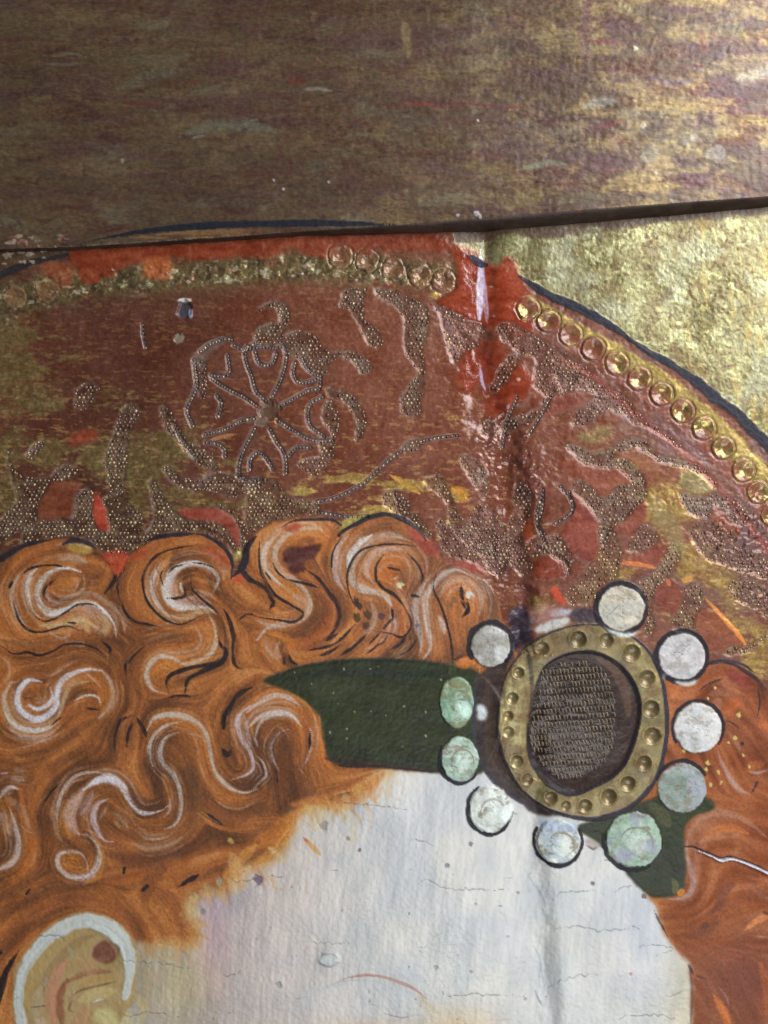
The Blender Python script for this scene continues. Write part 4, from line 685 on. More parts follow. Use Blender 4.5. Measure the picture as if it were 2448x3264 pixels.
for p, w in ((tA(-120, 220, 0, 170, 130, 90, 250, 55, 330, 42), [26, 24, 18, 16]), (tA(410, 70, 480, 45, 560, 62, 620, 95), [20, 18, 14]), (tA(950, 50, 1020, 25, 1130, 10, 1245, 5), [18, 16, 14]), (tA(1250, 0, 1330, 15, 1440, 80, 1505, 180, 1500, 290), [10, 14, 14, 12]), (tA(1500, 290, 1580, 210, 1600, 100, 1659, 20), [12, 30, 28, 16]),
             (tA(1570, 240, 1610, 290, 1659, 320), 20), (tQ(170, 975, 250, 935, 400, 925, 500, 930, 555, 965), [8, 10, 12, 14]), (tQ(540, 1030, 560, 1005, 640, 960, 760, 905, 870, 895, 980, 940, 1070, 1010, 1100, 1060), [22, 18, 20, 18, 18, 16, 12])):
    outline(p, w, HOUT, (34, 30, 38), .95, .3)

# ------------------------------------------------------------------ face
FACE = reg('face', 'face')
facepts = [(1239, 2450), (1200, 2486), (1160, 2525), (1091, 2555), (1027, 2565), (978, 2580), (934, 2604), (929, 2643), (905, 2693), (860, 2742), (816, 2757), (738, 2812), (703, 2841), (625, 2851), (595, 2890), (610, 2939), (635, 2984), (610, 2998),
           (571, 3008), (512, 3013), (457, 3003), (420, 3010), (300, 3100), (150, 3300), (150, 3700), (2190, 3700), (2203, 3264), (2206, 3160), (2200, 3100), (2190, 3065), (2150, 3020), (2119, 2974), (2096, 2910), (2084, 2880), (2065, 2851), (2030, 2700), (1900, 2560), (1500, 2430)]
sl, m = poly(g, facepts, 0, True, 5); fb = np.zeros(U.shape, bool); fb[sl] = m > .5
sl, m = poly(g, facepts, 6, True, 10); fs = np.zeros(U.shape); fs[sl] = m
sl, m = poly(g, facepts, 16, True, 34, 8); fq = np.zeros(U.shape); fq[sl] = m; kq = sm(1420, 1300, U) * sm(430, 500, U); fs = fs * (1 - kq) + fq * kq
fc = rgb((184, 181, 177)) + (VT - .5)[..., None] * np.array([.05, .05, .05]) + (fbm(U + V * .15, V, 30, 150, 149, 5) - .5)[..., None] * np.array([.15, .13, .11]) + (fbm(U, V, 160, 130, 147, 4) - .5)[..., None] * np.array([.14, .10, .04]) + (BIG - .5)[..., None] * np.array([.04, .03, .05])
lft = sm(1400, 480, U)
fc = fc - lft[..., None] * np.array([.08, .13, .15])
fc = fc + (sm(2060, 2200, U) * sm(2950, 3100, V))[..., None] * np.array([-.04, -.06, -.12])
fc = fc + (np.exp(-((U - 560) / 140) ** 2 - ((V - 3120) / 160) ** 2))[..., None] * np.array([-.02, -.01, -.10])
fc = fc + (np.exp(-((U - 1460) / 130) ** 2 - ((V - 3280) / 70) ** 2) + np.exp(-((U - 1180) / 150) ** 2 - ((V - 3290) / 40) ** 2))[..., None] * np.array([.0, -.07, -.17])
fc = fc + (np.exp(-((U - 680) / 60) ** 2 - ((V - 2990) / 180) ** 2))[..., None] * np.array([.0, -.04, .01])
mixc(g, fc, fs); mixc(g, rgb((190, 150, 84)), np.clip(fq * (1 - fq) * 4, 0, 1) * kq * .45); g.M[fb] = 0; g.R[fb] = .42
g.H[fb] = ((MED - .5) * 2.2 + (VT - .5) * .8 + (fbm(U + V * .12, V, 12, 90, 151, 4) - .5) * 1.3)[fb]
d2 = dc + (fbm(U, V, 120, 160, 139, 3) - .5) * 34
cr2 = np.where(d2 < 0, np.exp(-(d2 / 110) ** 2), np.exp(-(d2 / 55.0) ** 2))
g.H[fb] += (-15 * cr2 + 5 * np.exp(-((d2 - 60) / 40) ** 2) + cr2 * (fbm(U, V, 50, 110, 155, 3) - .5) * 9)[fb]
g.L[fb] = FACE
YL = (186, 140, 74); OCH = (176, 112, 44)
# ochre wisps of the hairline over the forehead
for p, w, c, a in ((tG(0, 1020, 90, 960, 170, 850, 230, 740, 300, 660), 60, OCH, .85), (tG(0, 900, 120, 830, 240, 720), 90, (168, 98, 38), .8), (tG(40, 1040, 110, 930, 200, 800, 260, 690), 14, (164, 100, 44), .7), (tG(90, 990, 150, 880, 240, 760), 12, (190, 146, 84), .6), (tG(190, 960, 210, 850, 250, 760), 10, (188, 140, 70), .6),
                   (tG(240, 640, 400, 620, 560, 620, 720, 540, 830, 430), 60, (170, 98, 44), .8), (tG(300, 680, 460, 660, 600, 660), 50, YL, .55), (tG(560, 640, 650, 700, 690, 780), 16, (184, 128, 64), .7), (tG(480, 650, 560, 700, 570, 770), 20, (184, 138, 70), .6), (tG(600, 700, 640, 820, 600, 900), 40, (196, 176, 130), .4), (tG(700, 640, 740, 720, 740, 800), 20, (192, 158, 110), .4),
                   (tG(840, 430, 860, 520, 850, 620), 26, (194, 162, 110), .5), (tG(760, 480, 800, 560, 760, 620), 24, (188, 140, 84), .5), (tG(910, 600, 940, 610), 14, (196, 152, 110), .7), (tG(330, 660, 420, 720, 380, 800), 60, (190, 172, 116), .45),
                   (tG(310, 860, 350, 900, 420, 970), [18, 22, 20], (186, 124, 52), .85), (tG(305, 855, 340, 885), 14, (160, 80, 44), .9), (tG(30, 1040, 100, 1130, 130, 1180, 220, 1190), 10, (192, 140, 70), .7), (tG(100, 1090, 120, 1160), 14, (184, 140, 80), .6), (tG(20, 1090, 40, 1150), 10, (184, 136, 60), .6),
                   (tX(1659, 60, 1540, 180, 1440, 300), 50, (190, 130, 60), .7), (tX(1500, 120, 1540, 260, 1500, 340), 60, (192, 150, 96), .55), (tX(1280, 390, 1230, 440, 1260, 520), 40, (176, 158, 100), .6), (tX(1440, 330, 1560, 300, 1640, 200), 70, (196, 160, 110), .4), (tX(1480, 20, 1510, 50), 20, (206, 176, 90), .8),
                   (tX(920, 720, 1040, 760, 1120, 780), 60, (160, 138, 100), .6), (tX(940, 800, 960, 960, 920, 1100), 60, (158, 136, 92), .5), (tX(760, 1100, 800, 1180, 760, 1230), 90, (182, 170, 110), .6), (tX(890, 1040, 940, 1120, 900, 1220), 50, (180, 160, 96), .5), (tX(1140, 760, 1160, 820), 18, (184, 134, 90), .5), (tX(1020, 880, 1040, 960), 40, (176, 140, 110), .4)):
    S_(p, w, c, a, .6, soft=.7)
HL = spline([(1239, 2450), (1160, 2525), (1091, 2555), (978, 2580), (929, 2643), (860, 2742), (738, 2812), (625, 2851), (595, 2890), (620, 2960), (571, 3008), (457, 3003)], False, 9)
rw = random.Random(14)
for k in range(64):
    q = rw.randrange(1, len(HL) - 1); x, y = HL[q]; t_ = HL[q + 1] - HL[q - 1]; nx, ny = t_[1], -t_[0]
    ln = math.hypot(nx, ny); nx, ny = -nx / ln, -ny / ln
    if nx < -.3: nx, ny = -nx, -ny
    if ny < 0 and abs(nx) < .5: nx, ny = -nx, -ny
    d = rw.uniform(24, 74); sd_ = rw.uniform(-30, 30)
    S_([(x - nx * 30 - sd_ * .4, y - ny * 26), (x + nx * d * .3, y + ny * d * .3), (x + nx * d + sd_ * .5, y + ny * d + 10)], [rw.uniform(26, 50), rw.uniform(18, 34), 10], rw.choice([(166, 100, 44), (176, 118, 56), (182, 138, 78), (184, 158, 108), (150, 90, 42)]), rw.uniform(.22, .45), .8, soft=.9)
# brow
BROW = reg('eyebrow', 'face', FACE)
bp = tY(520, 950, 600, 920, 700, 905, 800, 912, 900, 940, 1000, 980, 1060, 1020, 1105, 1060)
sl, b, s, t = path(g, bp, [5, 8, 11, 11, 12, 12, 12, 9]); gl = g.L[sl]; gl[b < 1] = BROW; g.L[sl] = gl
S_(bp, [5, 10, 13, 12, 14, 14, 14, 9], (156, 108, 90), .75, .45, taper=(.4, .6)); S_(tY(600, 922, 680, 908, 760, 908), 7, (150, 84, 68), .5, .4); S_(tY(1050, 1030, 1110, 1100, 1180, 1150), 40, (176, 150, 112), .5, .5, soft=.8)
S_(tY(380, 1010, 520, 955, 660, 935, 760, 945), 8, (150, 150, 150), .5, .5); S_(tY(250, 1100, 330, 1030, 460, 985, 600, 960), 14, (164, 168, 170), .5, .6); S_(tY(200, 1180, 320, 1090, 480, 1040), 12, (164, 166, 166), .45, .6)
S_(tY(830, 1150, 900, 1172, 960, 1180, 1010, 1170), 5, (110, 100, 110), .7, .4); S_(tY(710, 1090, 770, 1100, 830, 1150), 4, (130, 120, 130), .6, .4); S_(tY(1060, 1060, 1070, 1120), 12, (140, 146, 132), .5, .6)
blob(g, 1050, 3056, 36, 22, (172, 180, 178), .6, 5, .3); S_(tY(390, 800, 420, 770, 500, 765, 540, 800), 6, (120, 122, 118), .6, .5); S_(tY(400, 820, 470, 855, 530, 830), 5, (130, 130, 126), .5, .5)
S_(tZ(80, 220, 150, 330, 200, 400, 225, 500), 7, (140, 150, 158), .5, .5); S_(tZ(130, 700, 180, 800, 200, 900, 215, 1000), 6, (120, 132, 140), .55, .5); S_(tZ(150, 1010, 180, 1080, 205, 1120), 7, (96, 104, 110), .6, .5)
S_(tZ(920, 480, 945, 540, 980, 600, 1005, 650), [4, 9, 9, 4], (48, 36, 34), .9, .4); S_(tZ(880, 370, 950, 460, 1010, 640, 1100, 780, 1150, 860), 8, (150, 96, 56), .7, .4); S_(tZ(1150, 860, 1165, 1000, 1160, 1250), 12, (96, 66, 52), .8, .4); S_(tZ(1140, 830, 1170, 890), 12, (46, 36, 36), .8, .5)

def crack(p, w=4, c=(70, 66, 68), a=.85, seed=1, jag=5, depth=2):
    P = spline(p, False, 11); r = np.random.RandomState(seed)
    P = P + r.uniform(-jag, jag, P.shape) * np.array([.5, 1.0])
    stroke(g, [tuple(q) for q in P], w * 1.15, c, a, .0, (.4, .4), .7, -depth, jit=.1)
    return P
CR = [tG(390, 585, 500, 615, 620, 625, 760, 640, 880, 660, 1010, 680), tY(1050, 310, 1120, 292, 1180, 320, 1270, 345, 1340, 345, 1480, 350, 1600, 357), tY(1180, 1025, 1260, 1042, 1380, 1030, 1500, 1040, 1659, 1038), tZ(260, 425, 310, 375, 460, 360, 530, 350), tZ(650, 360, 700, 345, 800, 320), tZ(260, 600, 440, 592, 560, 615, 700, 600, 790, 588, 855, 630),
      tZ(820, 725, 900, 705, 1000, 710, 1030, 735, 930, 768), tZ(240, 995, 310, 945, 420, 912, 570, 895), tZ(690, 1185, 820, 1170, 950, 1165, 1060, 1190), tZ(580, 165, 640, 170, 700, 190), tY(370, 695, 470, 695, 600, 700), tX(790, 805, 900, 815, 1030, 825, 1180, 848, 1250, 845), tX(700, 1170, 870, 1160, 1010, 1142, 1160, 1170), tX(1440, 905, 1540, 885, 1600, 850),
      tX(1480, 290, 1600, 295, 1659, 285), tX(470, 785, 560, 790, 640, 800), tX(240, 660, 330, 645, 420, 680), tY(80, 265, 190, 265), tY(1045, 740, 1070, 720, 1110, 715), tY(1050, 740, 1090, 780), tZ(1010, 1040, 1080, 1020, 1110, 1010), tZ(1180, 790, 1300, 740, 1420, 715, 1440, 680, 1560, 650, 1640, 580), tZ(60, 1060, 95, 1042), tY(1000, 20, 1100, 40),
      tG(1010, 870, 1090, 880, 1150, 910), tY(480, 225, 540, 235), tE(190, 560, 350, 575, 430, 585), tE(680, 620, 800, 640, 900, 655), tF(120, 210, 400, 205, 560, 190), tA(0, 330, 60, 330), tX(200, 1110, 310, 1095)]
for i, p in enumerate(CR): crack(p, 4, seed=i, a=.62 if i < 18 else .45)
for k in range(48):     # short dry cracks and pits over the flesh
    r = random.Random(3000 + k); u = r.uniform(650, 2150); v = r.uniform(2560, 3330)
    i = int((v - g.v0) / g.st); j = int((u - g.u0) / g.st)
    if not fb[i, j]: continue
    if k % 3 == 0: crack([(u, v), (u + r.uniform(15, 60), v + r.uniform(-6, 6))], 3, (130, 126, 130), .45, k, 3, 1)
    else: blob(g, u, v, r.uniform(2.5, 6), r.uniform(2.5, 6), r.choice([(110, 104, 104), (126, 120, 120), (140, 130, 130)]), .6, -1, .8)
for u, v, ru, c in ((820, 2805, 17, (86, 76, 90)), (1030, 2632, 14, (140, 130, 122)), (1106, 2672, 8, (130, 120, 110)), (1146, 2710, 6, (96, 80, 74)), (1425, 2760, 9, (108, 108, 114)), (890, 3140, 11, (140, 140, 136)), (2010, 3104, 7, (168, 120, 100)), (1500, 3100, 7, (140, 138, 140)), (1390, 3085, 8, (150, 150, 146)), (1500, 2692, 7, (110, 106, 120)), (700, 2808, 10, (140, 130, 122)), (645, 2905, 9, (130, 122, 110)), (1890, 2816, 8, (80, 78, 84)), (2052, 2856, 8, (80, 70, 66))):
    blob(g, u, v, ru, ru, c, .8, -2, .8)
# the long open crack at the right, the glint on its raised lip painted as a pale line
LIP = tZ(975, 55, 1000, 105, 1060, 90, 1150, 78, 1200, 95, 1290, 130, 1350, 158, 1420, 148, 1500, 172, 1580, 205, 1665, 245, 1800, 300)
crack([(x, y - 5) for x, y in LIP], 9, (48, 36, 40), .9, 71, 2, 5)
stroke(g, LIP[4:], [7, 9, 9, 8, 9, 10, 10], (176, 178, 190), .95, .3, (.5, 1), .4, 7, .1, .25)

# ------------------------------------------------------------------ ear
EAR = reg('ear', 'face')
eout = tX(560, 1560, 400, 1620, 230, 1560, 130, 1400, 95, 1220, 80, 1050, 92, 870, 150, 780, 240, 660, 350, 570, 470, 507, 560, 492, 680, 520, 780, 570, 850, 640, 900, 720, 918, 800, 888, 880, 885, 1050, 810, 1150, 700, 1380)
sl, m = poly(g, eout, 0, True, 3); eb = np.zeros(U.shape, bool); eb[sl] = m > .5; g.L[eb] = EAR
sl, m = poly(g, eout, 3, True, 3)
cc = rgb((150, 124, 80)) + (MED[sl] - .5)[..., None] * .12
g.C[sl] = g.C[sl] * (1 - m[..., None]) + cc * m[..., None]; g.H[sl] = g.H[sl] * (1 - .5 * m)
for p, w, c, a in ((tX(560, 600, 450, 640, 320, 730, 240, 840, 190, 960, 180, 1100), 60, (156, 128, 76), .7), (tX(620, 640, 520, 680, 400, 780, 310, 900, 280, 1000), 40, (130, 102, 62), .6), (tX(460, 790, 400, 850, 350, 960, 340, 1080, 350, 1240), [30, 40, 50, 56, 50], (176, 116, 90), .85), (tX(440, 930, 400, 1000, 390, 1100, 410, 1240), 34, (124, 72, 44), .85),
                   (tX(720, 880, 600, 880, 500, 910, 430, 950), 26, (130, 84, 52), .8), (tX(760, 940, 640, 970, 520, 1000, 460, 1050), 12, (96, 76, 50), .8), (tX(730, 920, 600, 940, 500, 980), 30, (160, 122, 64), .7), (tX(520, 820, 600, 850, 560, 880), 60, (164, 120, 84), .6), (tX(470, 1060, 450, 1120, 480, 1140), 10, (88, 70, 44), .8),
                   (tX(520, 1060, 640, 1020, 740, 1000), 50, (178, 156, 104), .8), (tX(560, 1120, 520, 1180, 540, 1240), 60, (166, 116, 84), .7), (tX(640, 1150, 700, 1200, 720, 1260), 90, (186, 178, 120), .8), (tX(270, 980, 240, 1080, 240, 1200), 50, (160, 142, 110), .6), (tX(280, 1200, 270, 1300), 60, (184, 152, 132), .7), (tX(310, 900, 290, 980), 14, (140, 140, 130), .7), (tX(200, 1110, 310, 1098), 9, (90, 74, 60), .7),
                   (tX(600, 1080, 640, 1060, 670, 1055), 9, (186, 190, 196), .8), (tX(440, 720, 470, 760, 460, 800), 20, (140, 140, 112), .6)):
    S_(p, w, c, a, .5, soft=.6)
HOL = reg('ear_hollow', 'face', EAR)
hp = tX(600, 730, 640, 690, 700, 680, 770, 715, 760, 780, 700, 830, 640, 820, 600, 780)
sl, m = poly(g, hp, 0, True, 4); gl = g.L[sl]; gl[m > .5] = HOL; g.L[sl] = gl; patch(hp, (104, 60, 42), .92, 3, 5, -3)
ER = reg('ear_rim', 'face', EAR)
rimp = tX(190, 1460, 142, 1220, 120, 1050, 140, 900, 190, 800, 280, 690, 390, 605, 500, 555, 580, 545, 680, 580, 760, 640, 820, 720, 840, 820, 832, 940, 810, 1040)
sl, b, s, t = path(g, rimp, [44, 44, 40, 36, 36, 42, 50, 52, 54, 60, 66, 66, 58, 52, 44]); gl = g.L[sl]; gl[b < 1] = ER; g.L[sl] = gl
stroke(g, rimp, [44, 44, 40, 36, 36, 42, 50, 52, 54, 60, 66, 66, 58, 52, 44], (178, 182, 178), .96, .28, (1, .6), .45, 1.5, 0, .5, .3)
S_(tX(150, 1220, 145, 1050, 165, 910, 215, 810, 300, 705, 400, 625), 12, (150, 150, 142), .6, .6); S_(tX(560, 560, 680, 600, 750, 660, 800, 740, 815, 840), 14, (196, 198, 194), .6, .6); S_(tX(560, 600, 640, 625, 720, 690, 765, 780, 775, 900), 16, (132, 112, 76), .7, .6)
S_(tX(300, 690, 380, 640, 470, 620), 14, (168, 168, 176), .6, .5); S_(tX(880, 700, 905, 790, 890, 860), 10, (150, 152, 140), .6, .5); S_(tX(130, 800, 240, 650, 380, 540, 480, 500), 6, (178, 110, 52), .7, .4)
crack(tX(235, 665, 320, 640, 400, 660, 440, 690), 5, (90, 96, 104), .7, 91); crack(tX(770, 805, 850, 805, 890, 815), 4, (110, 112, 110), .6, 92); crack(tX(80, 1050, 130, 1035), 4, (110, 112, 110), .6, 93)

# ------------------------------------------------------------------ green head-band
HBND = reg('headband', 'glaze'); HBND2 = reg('headband', 'glaze')
b1 = [(836, 2172), (875, 2148), (964, 2121), (1037, 2108), (1136, 2099), (1234, 2099), (1332, 2104), (1406, 2113), (1450, 2123), (1520, 2140), (1600, 2250), (1560, 2440), (1480, 2474), (1396, 2466), (1260, 2452), (1150, 2440), (1077, 2434), (1045, 2415), (1032, 2348), (1022, 2290), (978, 2241), (929, 2207), (870, 2184)]
b2 = [(1840, 2640), (1901, 2610), (2100, 2540), (2240, 2540), (2277, 2575), (2205, 2607), (2179, 2659), (2186, 2769), (2178, 2831), (2153, 2851), (2099, 2861), (2065, 2851), (2006, 2797), (1976, 2757), (1915, 2695)]
for pts, L in ((b1, HBND), (b2, HBND2)):
    sl, m = poly(g, pts, 0, True, 2); gl = g.L[sl]; gl[m > .5] = L; g.L[sl] = gl
    sl, m = poly(g, pts, 2, True, 2); u, v = g.U[sl], g.V[sl]
    cc = rgb((41, 44, 25)) + (fbm(u, v, 60, 60, 161, 4) - .5)[..., None] * np.array([.05, .08, .04]) + (FIN[sl] - .5)[..., None] * .04
    g.C[sl] = g.C[sl] * (1 - m[..., None]) + cc * m[..., None]; g.M[sl] *= 1 - m; g.R[sl] = g.R[sl] * (1 - m) + .42 * m; g.H[sl] = g.H[sl] * (1 - m) + m * ((MED[sl] - .5) * 5 - 1.5)
S_(tE(330, 1000, 600, 1010, 900, 1060, 1200, 1060), 110, (52, 54, 30), .55, .6, soft=.9); S_(tG(480, 60, 700, 120, 1000, 140, 1180, 200), 120, (46, 50, 28), .5, .6, soft=.9); S_(tE(60, 955, 250, 880, 450, 840, 700, 822, 950, 828, 1200, 850, 1290, 870), 12, (28, 28, 26), .85, .3); S_(tE(200, 940, 500, 900, 900, 910, 1250, 930), 40, (30, 34, 30), .6, .5, soft=.8); S_(tG(450, 340, 600, 360, 900, 390, 1180, 420), 34, (44, 32, 30), .6, .5, soft=.7)
S_(tG(420, 40, 440, 200, 470, 330), 14, (44, 40, 28), .6, .5); S_(tE(1270, 830, 1275, 900, 1290, 960), 30, (70, 84, 54), .4, .5); S_(tG(520, 385, 780, 390, 1000, 412, 1180, 438), 9, (50, 32, 34), .85, .4)
S_(tZ(1040, 280, 1060, 320, 1050, 370), 26, (120, 110, 60), .6, .6); S_(tZ(1080, 380, 1110, 350), 22, (190, 120, 48), .85, .4); S_(tB(1200, 1290, 1250, 1330, 1300, 1400), 50, (84, 80, 48), .6, .7); S_(tZ(560, 60, 640, 120, 720, 200, 800, 290, 880, 375), 8, (40, 34, 34), .85, .4); S_(tZ(480, 60, 530, 85, 560, 60), 10, (70, 50, 46), .8, .4)
for u, v in tE(250, 900, 265, 940, 360, 975, 500, 1035, 790, 865, 570, 880, 960, 1122, 530, 1105, 740, 880, 1200, 950, 640, 1160, 1100, 1160) + tG(590, 150, 590, 212, 745, 35, 840, 65, 480, 170, 1100, 195, 950, 265):
    r = random.Random(int(u)); k = r.uniform(1.6, 4); blob(g, u, v, k, k * r.uniform(.8, 1.8), (150, 152, 126), .7, .6, .5)
patch(tE(1300, 850, 1340, 800, 1400, 795, 1430, 830, 1380, 870, 1330, 880), (176, 104, 50), .9, 3, 3)
patch(tZ(470, 30, 520, 20, 570, 70, 520, 85), (150, 132, 126), .8, 3, 4)

# ------------------------------------------------------------------ jewel in the head-band
JW = reg('brooch', 'gilt')            # worked gilt rim is the body of the brooch
BACK = reg('brooch_backing', 'paint', JW)
sl, m = patch(tB(560, 330, 430, 420, 400, 590, 355, 860, 430, 1120, 590, 1290, 720, 1340, 560, 1345, 480, 1280, 350, 1185, 260, 1060, 228, 900, 218, 760, 240, 600, 290, 540, 350, 520, 440, 360), (50, 38, 34), .95, 3, 4, -2)
gl = g.L[sl]; gl[m > .5] = BACK; g.L[sl] = gl
S_(tB(250, 540, 232, 700, 228, 880, 262, 1050, 350, 1180, 500, 1290, 620, 1340), 14, (46, 44, 58), .85, .5); S_(tB(300, 600, 310, 800, 320, 1000, 400, 1150), 44, (84, 62, 50), .5, .8); S_(tB(330, 940, 360, 1040, 430, 1130), 30, (60, 42, 38), .7, .6); S_(tB(420, 440, 390, 500, 440, 470), 50, (44, 40, 50), .7, .6)
patch(tB(430, 220, 500, 200, 550, 250, 540, 340, 560, 380, 500, 420, 450, 440, 430, 330), (48, 38, 50), .92, 6, 8); patch(tB(560, 320, 640, 275, 740, 255, 755, 280, 690, 320, 590, 345), (180, 178, 172), .92, 3, 4); patch(tB(640, 225, 700, 205, 770, 215, 740, 245, 660, 250), (160, 160, 176), .8, 4, 6)
patch(tB(770, 215, 860, 205, 930, 240, 920, 290, 820, 285, 760, 265), (54, 42, 48), .92, 4, 5); patch(tB(540, 220, 640, 180, 700, 230, 640, 270, 560, 300), (150, 110, 100), .6, 5, 10)
gout = tB(830, 292, 950, 300, 1080, 350, 1190, 450, 1260, 600, 1285, 780, 1280, 930, 1250, 1080, 1190, 1200, 1080, 1300, 960, 1350, 850, 1365, 720, 1340, 590, 1290, 490, 1210, 430, 1120, 380, 1000, 355, 860, 365, 720, 400, 590, 450, 500, 530, 410, 620, 350, 730, 310)
gin = tB(800, 445, 900, 450, 1000, 500, 1080, 580, 1130, 690, 1137, 800, 1110, 920, 1060, 1050, 990, 1130, 900, 1180, 800, 1220, 720, 1210, 640, 1160, 570, 1080, 530, 980, 522, 850, 540, 740, 570, 620, 610, 530, 700, 470)
sl, m = poly(g, gout, 0, True, 3); gl = g.L[sl]; gl[m > .5] = JW; g.L[sl] = gl
sl, m = poly(g, gout, 5, True, 3); u, v = g.U[sl], g.V[sl]
cc = rgb((120, 104, 66)) + (fbm(u, v, 60, 60, 171, 5, .65) - .5)[..., None] * np.array([.42, .38, .28])
g.C[sl] = g.C[sl] * (1 - m[..., None]) + cc * m[..., None]; g.M[sl] = g.M[sl] * (1 - m) + .38 * m; g.R[sl] = g.R[sl] * (1 - m) + .5 * m
sl2, mo = poly(g, gout, 26, True, 0); sl3, mi = poly(g, gin, 20, True, 0)
tmp = np.zeros(U.shape); tmp[sl2] = mo; t2 = np.zeros(U.shape); t2[sl3] = mi
rimf = np.clip(tmp - t2, 0, 1)
g.H += 16 * rimf * (.55 + .75 * sm(1750, 1640, U))
mixc(g, rgb((186, 174, 122)), sm(.45, .9, rimf) * sm(1690, 1630, U) * sm(.38, .6, fbm(U, V, 30, 40, 173, 4)) * .8); mixc(g, rgb((104, 78, 48)), sm(.5, .66, fbm(U, V, 40, 40, 175, 4)) * sm(.3, .5, rimf) * .6)  # highlight on the left of the rim painted in cream, then brown dirt
# opening with brown enamel
OPEN = reg('brooch_centre', 'glaze', JW)
sl, m = poly(g, gin, 0, True, 2); gl = g.L[sl]; gl[m > .5] = OPEN; g.L[sl] = gl
sl, m = poly(g, gin, 3, True, 2); cc = rgb((48, 33, 27)) + (MED[sl] - .5)[..., None] * .12
g.C[sl] = g.C[sl] * (1 - m[..., None]) + cc * m[..., None]; g.M[sl] *= 1 - m; g.R[sl] = g.R[sl] * (1 - m) + .38 * m; g.H[sl] -= 4 * m
BO = reg('brooch_outline', 'paint', JW)
outline(gin[-3:] + gin[:12], [12, 14, 16, 18, 16, 16, 18, 24], BO, (34, 28, 34), .95, .25); outline(gin[9:16], [12, 28, 34, 24, 12], BO, (36, 28, 32), .9, .3)
outline(gout[0:15], [12, 12, 14, 16, 18, 20, 20, 18, 18], BO, (40, 36, 46), .95, .3); outline(gout[14:] + gout[:1], [20, 14, 9, 8, 10, 14], BO, (46, 38, 44), .9, .35)
S_(tB(990, 640, 1030, 800, 990, 960, 930, 1080), 10, (40, 30, 32), .7, .4); S_(tB(905, 480, 1000, 540, 1060, 660, 1080, 800), 44, (98, 70, 54), .7, .5)
# fold across the brooch, its shaded side painted as a dark line
S_(tB(510, 400, 530, 480, 540, 560, 545, 660, 535, 760), [14, 18, 18, 14, 8], (52, 42, 36), .75, .4)
MESH = reg('woven_field', 'weave', JW)
mp = tB(610, 540, 720, 512, 850, 505, 930, 540, 970, 600, 1000, 700, 1000, 850, 970, 1000, 900, 1090, 800, 1130, 690, 1140, 620, 1080, 550, 1000, 538, 900, 560, 740, 590, 620)
meshsl, meshm = poly(g, mp, 0, True, 2); gl = g.L[meshsl]; gl[meshm > .5] = MESH; g.L[meshsl] = gl
mixc(g, rgb((46, 35, 29)), meshm * .9, meshsl); g.R[meshsl] = g.R[meshsl] * (1 - meshm) + .32 * meshm; g.M[meshsl] += .35 * meshm
# punched studs round the rim
STUDS = [(795, 375, 48, 1), (950, 380, 42, .8), (1090, 450, 50, 1), (1175, 590, 49, 1), (1197, 757, 50, 1), (1203, 905, 50, 1), (1158, 1055, 45, 1), (1070, 1168, 45, 1), (965, 1240, 46, 1), (835, 1290, 40, .8), (600, 425, 40, .6), (470, 560, 34, .9), (435, 700, 36, .8), (412, 795, 30, .6), (415, 885, 34, .7), (462, 1050, 38, .8), (520, 1150, 34, .6), (650, 1245, 36, .7), (730, 1290, 30, .5)]
for su, sv, sr, k in STUDS:
    L = reg('stud', 'gilt', JW); (pu, pv), = tB(su, sv); r0 = sr * .57866
    sl = box(g, np.array([[pu - 60, pv - 60], [pu + 60, pv + 60]]), 2); r = np.hypot(g.U[sl] - pu, g.V[sl] - pv)
    gl = g.L[sl]; gl[r < r0] = L; g.L[sl] = gl
    q = np.clip(1 - (r / r0) ** 2, 0, 1)
    g.H[sl] += k * (-12 * q ** 1.1 + 2.0 * np.exp(-((r - r0) / 4) ** 2))
    mixc(g, rgb((92, 74, 48)), sm(0, .5, q) * .5 * k, sl); g.R[sl] = g.R[sl] * (1 - .5 * sm(0, .3, q)) + .25 * .5 * sm(0, .3, q)
# pearls
PEARLS = [  # centre, radii, body, second tint, dark ring from/to (deg, 0 = right, clockwise), label
    ((318, 415), (112, 118), (172, 170, 164), (140, 134, 122), (150, 400), 'grey-white pearl at the upper left'),
    ((1037, 205), (130, 126), (190, 178, 158), (172, 168, 156), (0, 360), 'cream pearl at the top'),
    ((1370, 470), (132, 130), (180, 174, 172), (196, 190, 190), (0, 360), 'pale pearl at the upper right'),
    ((1458, 865), (132, 142), (190, 188, 186), (206, 200, 192), (150, 395), 'white pearl at the right'),
    ((1370, 1195), (136, 142), (132, 144, 132), (158, 156, 168), (200, 330), 'green-grey pearl at the lower right'),
    ((1105, 1480), (158, 158), (148, 168, 148), (150, 146, 168), (60, 190), 'large green and lilac pearl at the bottom right'),
    ((690, 1490), (122, 124), (206, 208, 196), (164, 172, 184), (-30, 210), 'white pearl at the bottom'),
    ((315, 1312), (116, 132), (208, 210, 202), (190, 192, 180), (10, 240), 'bright white pearl at the lower left'),
    ((150, 1035), (106, 126), (160, 180, 162), (196, 204, 190), (40, 210), 'pale green pearl beside the head-band'),
    ((132, 722), (96, 146), (140, 170, 144), (120, 118, 78), (80, 100), 'green pearl on the head-band')]
